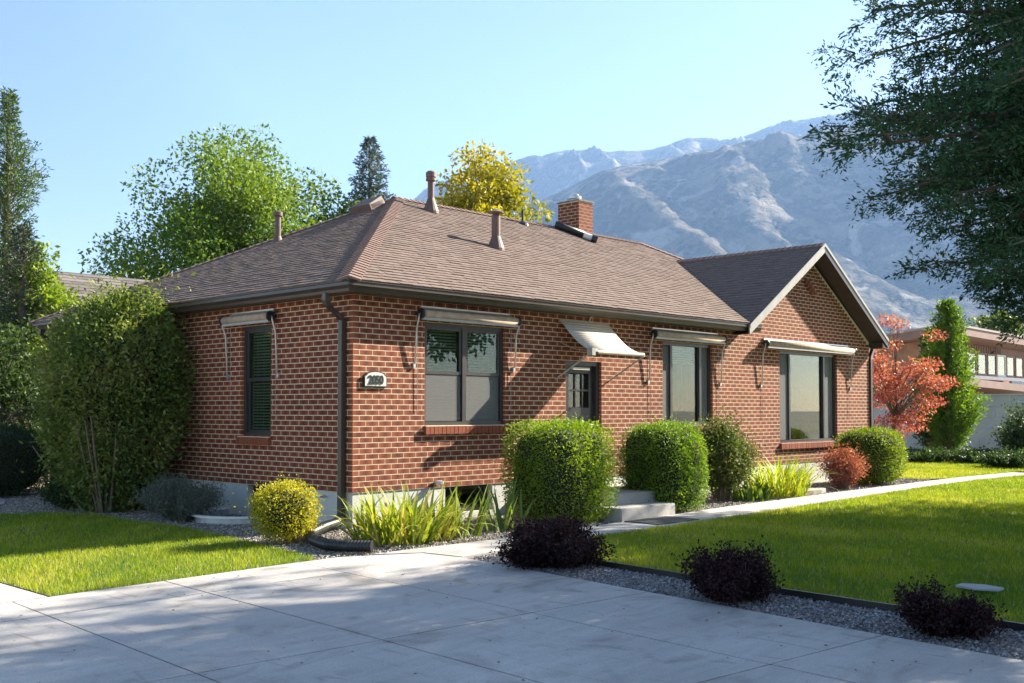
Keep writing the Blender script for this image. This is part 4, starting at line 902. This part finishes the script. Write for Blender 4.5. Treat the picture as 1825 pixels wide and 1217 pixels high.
strap_plant('daylily', (8.35, -1.2), (.66, .42), 280, vd, 'bright lime daylily clump below the gable wall', 63, (.9, 1.35))
strap_plant('hosta', (7.35, -1.25), (.42, .3), 70, vh, 'broad-leaved green plant beside the loose shrub', 64)

# ---------------------------------------------------------------- trees
def at(u, depth, z=0):
    p = C2+depth*f0+(u-912.5)/1907*depth*r0; return float(p[0]), float(p[1])
def leafy_tree(name, pos, H_, crown_c, rad, nclump, per, crad, size, cols, label, seed, trunk_r=.16, aspect=.5, shell=.55, z0=0., top=1.0, flat=.7):
    rng = np.random.default_rng(seed); e = empty(name, (*pos, z0), label, 'tree'); m = MB(); P = []; Nn = []
    fork = crown_c-rad[2]*.75
    m.tube([(0, 0, -.3), (.03, .02, fork*.5), (0, .05, fork), (.1, 0, crown_c), (.05, .05, crown_c+rad[2]*.6)], [trunk_r*1.25, trunk_r, trunk_r*.85, trunk_r*.45, trunk_r*.12], 8)
    for k in range(nclump):
        d = rng.normal(size=3); d /= np.linalg.norm(d); r = rng.random()**(1-shell); taper = 1-.45*max(0, d[2])*(1-top)
        c = d*r*np.array(rad)*np.array([taper, taper, 1])*(1+.18*math.sin(d[0]*5+seed)*math.cos(d[1]*4))+np.array([0, 0, crown_c]); cr = crad*rng.uniform(.6, 1.35)
        n = int(per*(cr/crad)**2); q = rng.normal(size=(n, 3)); q /= np.linalg.norm(q, axis=1, keepdims=True); q *= (rng.random((n, 1))**.4)
        P.append(c+q*np.array([cr, cr, cr*flat])); Nn.append(q*.8+np.array([0, 0, -.15]))
        t0 = rng.uniform(.0, .8); b0 = np.array([0, 0, fork+(crown_c+rad[2]*.4-fork)*t0*max(.1, min(1, (c[2]-fork)/(rad[2]*1.6))) if c[2] > fork else fork*.95])
        mid = (b0+c)/2+np.array([0, 0, .12*rad[2]])
        m.tube([tuple(b0), tuple(mid), tuple(c)], [trunk_r*.32, trunk_r*.2, trunk_r*.05], 5, cap=False)
    P = np.concatenate(P); Nn = np.concatenate(Nn); nz = Noise(seed)
    fast_mesh('crown', leaf_quads(P, Nn, size, rng, aspect, .8), 4, LEAF, e, palette(len(P), cols, rng, P, nz, .8)); m.build('trunk', BARK, e); return e
def conifer(name, pos, H_, radf, nb, step, card, cols, label, seed, droop=.15, rise=.25, aspect=.28, base=.12, trunk_r=.18, z0=0., spread=.55, side=.38, mt=None, lean=(0, 0), sec=0, shoots=3, pitch=.035):
    """trunk with whorled limbs; every limb carries side shoots covered in needle sprays"""
    rng = np.random.default_rng(seed); e = empty(name, (*pos, z0), label, 'tree'); m = MB(); P = []; A = []
    m.tube([(0, 0, -.3), (lean[0]*.5, lean[1]*.5, H_*.5), (lean[0], lean[1], H_*.98)], [trunk_r*1.2, trunk_r*.7, .02], 8)
    for k in range(nb):
        h = base+(1-base)*(k+rng.random())/nb; az = k*2.39996+rng.normal(0, .35); Lb = radf(h, az)*rng.uniform(.72, 1.1)
        if Lb < .06: continue
        d = np.array([math.cos(az), math.sin(az), rise]); p0 = np.array([lean[0]*h, lean[1]*h, h*H_]); n = max(3, int(Lb/step)); prev = p0; pts = [p0]
        for q in range(1, n+1):
            t = q/n; c = p0+d*Lb*t+np.array([0, 0, -droop*Lb*t*t])+rng.normal(0, .04, 3)*Lb*.3; pts.append(c)
            dr = (c-prev); dr /= np.linalg.norm(dr)+1e-9; prev = c
            if t < .18 and Lb > .8: continue
            subs = [(c, dr, side*(1.15-.6*t)*min(1, Lb*.8+.2))]
            if sec and Lb > 1.0 and q % 2 == 0:
                for sgn in (-1, 1):
                    lat_ = np.cross(dr, (0, 0, 1.))*sgn; sdir = dr*.7+lat_*rng.uniform(.5, 1.1)+np.array([0, 0, rng.normal(0, .22)]); sdir /= np.linalg.norm(sdir); Ls = Lb*sec*(1.1-.75*t)*rng.uniform(.6, 1.2)
                    ks = max(2, int(Ls/(step*1.3))); subs += [(c+sdir*Ls*(w_+1)/ks+np.array([0, 0, -.12*Ls*((w_+1)/ks)**2]), sdir, side*(1.1-.5*(w_+1)/ks)) for w_ in range(ks)]
                    m.tube([tuple(c), tuple(c+sdir*Ls*.9)], [.014, .004], 3, cap=False)
            for c_, dr_, sl0 in subs:
                for _ in range(shoots):
                    sd = rng.normal(size=3)*spread+dr_*.8; sd[2] *= .75; sd /= np.linalg.norm(sd); sl_ = sl0*rng.uniform(.5, 1.2); kk = max(3, int(sl_/pitch))
                    tt = rng.random((kk, 1)); P.append(c_+sd*sl_*tt+rng.normal(0, .018, (kk, 3))+np.array([0, 0, -.25])*sl_*tt**2*droop); A.append(np.broadcast_to(sd, (kk, 3)))
        m.tube([tuple(p) for p in pts[::max(1, n//4)]], [max(.006, trunk_r*.13*(1-.8*i/len(pts[::max(1, n//4)]))*(Lb/2)**.5) for i in range(len(pts[::max(1, n//4)]))], 4, cap=False)
    P = np.concatenate(P); A = np.concatenate(A); nz = Noise(seed)
    fast_mesh('crown', leaf_quads(P, None, card, rng, aspect, .42, A), 4, mt or NEEDLE, e, palette(len(P), cols, rng, P, nz, 1.1)); m.build('trunk', BARK, e); return e
GREEN = [(.045, .11, .012), (.09, .18, .018), (.15, .24, .025), (.23, .30, .04)]
leafy_tree('broadleaf_tree', at(425, 36.5), 12, 6.4, (4.2, 4.2, 4.4), 185, 360, 1.0, .16, GREEN, 'big green broadleaf tree rising behind the shaded roof side', 71, top=.4, flat=.8)
leafy_tree('broadleaf_tree', at(590, 38), 8, 6.0, (2.0, 2.0, 3.0), 46, 260, .8, .18, GREEN, 'smaller green tree between the big broadleaf and the roof peak', 72)
leafy_tree('yellowing_tree', at(862, 33), 9, 6.0, (2.0, 2.0, 3.7), 100, 200, .62, .17, [(.14, .17, .012), (.28, .28, .018), (.42, .36, .025), (.46, .38, .05)], 'yellow-green tree behind the roof ridge', 73, top=.35)
leafy_tree('yellowing_tree', at(975, 34), 7, 4.9, (1.5, 1.5, 2.1), 26, 170, .5, .16, [(.14, .17, .012), (.28, .28, .018), (.42, .36, .025)], 'low yellow tree beside the chimney', 74)
conifer('blue_spruce', at(657, 38), 11.3, lambda h, a: 2.4*(1-h)**.75, 260, .16, .16, [(.05, .085, .085), (.09, .135, .14), (.14, .19, .20)], 'blue spruce top behind the broadleaf trees', 75, droop=.1, rise=.35, side=.42, base=.3)
conifer('columnar_juniper', at(8, 25), 8.9, lambda h, a: 1.12*math.sin(min(1, (1-h)*1.7+.08)*1.57)*(.75+.25*math.sin(h*19)), 430, .12, .10, [(.03, .075, .02), (.06, .12, .03), (.10, .17, .04), (.16, .22, .06)], 'tall columnar juniper at the far left', 76, rise=.9, droop=0, side=.36, base=.02)
conifer('columnar_juniper', at(38, 22.5), 5.4, lambda h, a: 1.0*(1-h)**.6, 220, .12, .10, [(.025, .045, .025), (.05, .075, .04), (.09, .11, .06)], 'shorter dark juniper in front of the tall columnar one', 77, rise=.6, droop=0, side=.4, base=.05)
leafy_tree('vine_tree', at(85, 23), 5, 3.2, (.75, .75, 1.6), 30, 170, .35, .12, [(.10, .19, .015), (.19, .28, .02), (.27, .33, .03)], 'bright green climber beside the dark juniper', 78, trunk_r=.06)
leafy_tree('garden_tree', at(-10, 21), 4, 2.0, (1.6, 1.2, 1.7), 40, 200, .5, .11, [(.02, .045, .012), (.04, .075, .02), (.06, .10, .025)], 'dark leafy shrub tree at the left edge behind the path', 79, trunk_r=.07)
for k, (u, d_, h_) in enumerate(((118, 62, 9.6), (165, 66, 9.4))):
    leafy_tree('distant_tree', at(u, d_), h_, h_*.62, (1.6, 1.6, h_*.36), 26, 110, .6, .3, [(.11, .17, .03), (.2, .25, .05)], ('left', 'right')[k]+' of the two small trees above the grey neighbouring roof', 81+k, trunk_r=.12)
# trees at the right-hand side
SP = [(.016, .05, .022), (.03, .085, .034), (.05, .115, .048), (.08, .15, .07)]
cpos = (2.6, -8.55)
def cedar_r(h, az):
    d = abs((az-math.radians(135)+math.pi) % (2*math.pi)-math.pi)       # longer limbs toward the house side
    return 2.8*math.exp(-((h-.62)/.34)**2)*(1.0+.10*math.cos(d))*(.92+.1*math.sin(h*37))
conifer('cedar_tree', cpos, 6.9, cedar_r, 260, .15, .052, SP, 'large dark juniper tree overhanging the lawn from the right', 91, droop=.18, rise=.16, side=.36, base=.34, trunk_r=.2, spread=.6, aspect=.34, sec=.36, shoots=4, pitch=.0165)
leafy_tree('street_tree', (15.2, -8.5), 10, 6.6, (3.3, 2.9, 2.9), 95, 320, .75, .18, GREEN, 'broadleaf tree off to the side whose shade covers the front lawn', 92, trunk_r=.2)
leafy_tree('street_tree', (12.9, -8.7), 13.5, 10.4, (2.7, 2.4, 2.6), 30, 85, .66, .2, GREEN, 'taller broadleaf tree off the lawn dappling the driveway', 100, trunk_r=.22)
leafy_tree('street_tree', (11.3, -9.8), 8, 5.6, (2.8, 2.4, 2.5), 75, 300, .7, .17, GREEN, 'low-crowned broadleaf tree shading the lawn edge and gravel strip', 103, trunk_r=.16)
leafy_tree('street_tree', (3.6, -13.0), 8, 5.6, (2.8, 2.4, 2.2), 60, 190, .7, .17, GREEN, 'broadleaf tree by the street shading the nearest driveway slabs', 93, trunk_r=.2)
leafy_tree('japanese_maple', at(1595, 28), 4.2, 2.45, (1.4, 1.3, 1.7), 60, 95, .34, .09, [(.24, .035, .05), (.37, .075, .085), (.46, .16, .13), (.42, .29, .09)], 'red and orange japanese maple beyond the gable corner', 94, trunk_r=.06, flat=.45)
conifer('arborvitae', at(1690, 33), 4.75, lambda h, a: .95*(1-h)**.62+.05, 420, .11, .10, [(.07, .14, .010), (.13, .24, .015), (.21, .33, .02)], 'tall bright green arborvitae cone in front of the block wall', 95, rise=1.3, droop=0, side=.36, base=.0, aspect=.4, mt=LEAF)
conifer('arborvitae', at(1662, 34.2), 4.0, lambda h, a: .75*(1-h)**.6+.05, 260, .11, .10, [(.03, .07, .010), (.06, .12, .015)], 'shorter darker arborvitae behind the bright green cone', 96, rise=1.3, droop=0, side=.34, base=.0, aspect=.4, mt=LEAF)
leafy_tree('distant_tree', at(1712, 70), 8, 5.3, (1.7, 1.7, 2.2), 34, 120, .6, .25, [(.03, .055, .025), (.06, .085, .04)], 'dark round tree above the neighbouring flat roof', 97)
leafy_tree('distant_tree', at(1800, 62), 8, 5.2, (2.4, 2.4, 2.0), 34, 120, .7, .25, [(.06, .10, .02), (.14, .19, .04)], 'pale green tree behind the flat-roofed house', 98)
leafy_tree('distant_tree', at(1640, 60), 7, 3.6, (3, 3, 2.0), 34, 120, .7, .25, [(.10, .14, .02), (.2, .24, .04)], 'low green tree behind the japanese maple', 99)
twig_shrub('rose_bush', at(1822, 31), (.8, .7), 1.6, 90, 80, .09, [(.02, .05, .018), (.045, .085, .025), (.07, .11, .03)], 'rose bush in front of the block wall', 'shrub', 101, bare=.25, stem_r=.01, z0=0)
for k, (u, dpt, rx, hh, lab) in enumerate(((1650, 31, 1.0, .35, 'low ground cover left of the arborvitae foot'), (1735, 30.5, 1.1, .34, 'low dark leafy plants at the foot of the block wall'), (1800, 28, 1.1, .42, 'dark leafy bed plants below the rose bush'))):
    twig_shrub('bed_plant', at(u, dpt), (rx, .9), hh, 90, 70, .09, [(.018, .045, .016), (.04, .08, .022), (.06, .11, .025)], lab, 'plant', 102+k, z0=0)

# ================================================================ NEIGHBOURS
bw = empty('block_wall', (33, 5, 0), 'pale grey concrete block garden wall with capping', 'wall'); CB = pbr('concrete_block', (.48, .46, .42), (.60, .575, .53), 1.3, .9, bmp=(16, .4, .02))
BM = []
for v in range(3):
    bm = bmesh.new(); bmesh.ops.create_cube(bm, size=1); bmesh.ops.scale(bm, vec=(.2, 1.18, .405), verts=bm.verts); bmesh.ops.bevel(bm, geom=bm.edges[:], offset=.008, segments=1, affect='EDGES'); me = bpy.data.meshes.new('block'); bm.to_mesh(me); bm.free(); me.materials.append(CB); BM.append(me)
for c in range(5):
    for k in range(22):
        y = -9.5+k*1.19+(.6 if c % 2 else 0); o = bpy.data.objects.new('block', BM[(k*3+c) % 3]); o.location = (random.Random(k*9+c).uniform(-.006, .006), y, .19+c*.411); link(o, bw)
m = MB(); m.box(-.08, .08, -10, 17, -.1, 2.03); m.build('core', MORTAR, bw); m = MB(); m.box(-.14, .14, -10.05, 17.05, 2.035, 2.10); m.build('capping', CB, bw)
# left neighbour: low building with grey shingle roof
nx, ny = 2.6, 13.4
nb = empty('garage', (nx, ny, 0), 'low neighbouring building with grey shingle roof and white rake', 'building')
m = MB(); m.box(.4, 9, .5, 6.2, 0, 3.05); m.build('wall', pbr('cream_stucco', (.5, .46, .38), (.58, .54, .46), 2, .9), nb)
S2 = .56; m = MB(); m.poly([(0, 0, 3.18), (9.4, 0, 3.18), (9.4, 3.35, 3.18+S2*3.35), (0, 3.35, 3.18+S2*3.35)]); m.poly([(0, 6.7, 3.18), (0, 3.35, 3.18+S2*3.35), (9.4, 3.35, 3.18+S2*3.35), (9.4, 6.7, 3.18)]); rf2 = m.build('roof', DECK, nb)
tabs = []; SHC = np.array([[.14, .125, .12], [.17, .155, .145], [.115, .10, .098]]); q2 = math.sqrt(1+S2*S2)
lay_roof(lambda s, t, n: (s, t/q2-n*S2/q2, 3.2+t*S2/q2+n/q2), 3.35*q2, lambda t: 0., lambda t: 9.4, .19, .62)
for i, (vv, cc) in enumerate(tabs[:300]):
    b = MB(); o0 = np.array(vv[0]); b.v = [tuple(np.array(q)-o0) for q in vv]; b.f = list(SF); o = b.build('shingle', SHING, rf2, attr=np.tile(cc, (6, 1))); o.location = tuple(o0)
if len(tabs) > 300:
    V = []; F = []; A = []
    for vv, cc in tabs[300:]:
        n = len(V); V += vv; F += [tuple(n+k for k in f) for f in SF]; A += [cc]*6
    b = MB(); b.v = V; b.f = F; tag(b.build('shingle_field', SHING, rf2, attr=A), kind='stuff')
for ya, yb in ((0, 3.35), (6.7, 3.35)):
    m = MB(); za, zb = 3.18, 3.18+S2*3.35; m.v = [(-.06, ya, za-.2), (-.06, yb, zb-.2), (-.06, yb, zb+.03), (-.06, ya, za+.03), (-.02, ya, za-.2), (-.02, yb, zb-.2), (-.02, yb, zb+.03), (-.02, ya, za+.03)]; m.f = [(0, 1, 2, 3), (7, 6, 5, 4), (0, 4, 5, 1), (3, 2, 6, 7), (0, 3, 7, 4), (1, 5, 6, 2)]; m.build('rake_board', WHITE, nb)
m = MB(); m.poly([(.41, .5, 3.05), (.41, 6.2, 3.05), (.41, 3.35, 4.75)]); m.build('gable_wall', bpy.data.materials['cream_stucco'], nb)
# right neighbour: flat-roofed house with clerestory
hx, hy = 37.0, 7.0
nh = empty('flat_roof_house', (hx, hy, 0), 'flat-roofed brick house with pink fascia and clerestory windows beyond the block wall', 'house')
NBK = pbr('tan_brick', (.24, .13, .085), (.33, .19, .125), 3.0, .9); PINK = pbr('pink_fascia', (.20, .125, .095), (.25, .155, .12), 2, .6)
def slope_z(x, y): return 5.08-.055*x-.10*y
m = MB(); P4 = [(-.0, 0), (17, 0), (17, 3.5), (0, 3.5)]
m.v = [(x, y, slope_z(x*.25, y)-.34) for x, y in P4]+[(x, y, slope_z(x*.25, y)) for x, y in P4]; m.f = [(3, 2, 1, 0), (4, 5, 6, 7), (0, 1, 5, 4), (1, 2, 6, 5), (2, 3, 7, 6), (3, 0, 4, 7)]; r2 = m.build('roof', PINK, nh)
m = MB(); m.v = [(x-.04+(.08 if x > 5 else 0), y-.04+(.08 if y > 3 else 0), slope_z(x*.25, y)+.001) for x, y in P4]+[(x-.04+(.08 if x > 5 else 0), y-.04+(.08 if y > 3 else 0), slope_z(x*.25, y)+.09) for x, y in P4]; m.f = [(4, 5, 6, 7), (0, 1, 5, 4), (1, 2, 6, 5), (2, 3, 7, 6), (3, 0, 4, 7)]; m.build('roof_edge', pbr('roof_edge_metal', (.34, .28, .26), rough=.6), r2)
m = MB(); m.box(.9, 1.15, 1.05, 3.4, -.2, 4.1); m.box(1.15, 16, 2.9, 3.1, -.2, 2.95); m.box(1.15, 16, 3.2, 3.4, -.2, 4.1); m.box(1.15, 1.4, 1.05, 2.9, 2.9, 4.2); m.v += []; m.build('wall', NBK, nh)
m = MB(); m.poly([(.89, 1.05, 4.08), (.89, 3.4, 4.08), (.89, 3.4, 4.36), (.89, 1.05, 4.6)]); m.build('upper_wall', NBK, nh)
m = MB(); m.box(1.0, 16.5, 1.08, 1.2, 3.95, 4.55); m.build('clerestory_panel', PINK, nh)
for k in range(26): 
    m = MB(); m.box(1.05+k*.3, 1.09+k*.3, 1.04, 1.078, 4.2, 4.6); m.build('batten', PINK, nh)
for k in range(9):
    x0 = 1.75+k*1.25; wn = MB(); frame(wn, TF, x0, x0+1.16, 3.12, 4.18, 1.0, 1.07, .09); wo = wn.build('window', WHITE if k % 5 == 0 else PINK, nh); pane(TF, x0+.09, x0+1.07, 3.21, 4.09, 1.03, wo)
m = MB(); m.box(1.02, 1.74, 1.05, 1.2, 2.95, 3.95); m.box(1.75, 16, 1.15, 1.25, 2.95, 4.2); m.build('clerestory_wall', pbr('dark_backing', (.05, .05, .05), rough=.9), nh)
m = MB(); m.v = [(x, y, z-.03*x*.8) for z in (2.62, 2.95) for x, y in ((.8, .2), (17, .2), (17, 3), (.8, 3))]; m.f = [(3, 2, 1, 0), (4, 5, 6, 7), (0, 1, 5, 4), (1, 2, 6, 5), (2, 3, 7, 6), (3, 0, 4, 7)]; m.build('lower_canopy', PINK, nh)
m = MB(); m.box(.95, 16, .9, 1.05, 2.93, 3.1); m.build('sill_band', WHITE, nh)
for k in range(6): m = MB(); m.box(6.0+k*.42, 6.18+k*.42, 2.86, 2.9, 1.6, 2.3); m.build('wall_slot', BLACKP, nh)
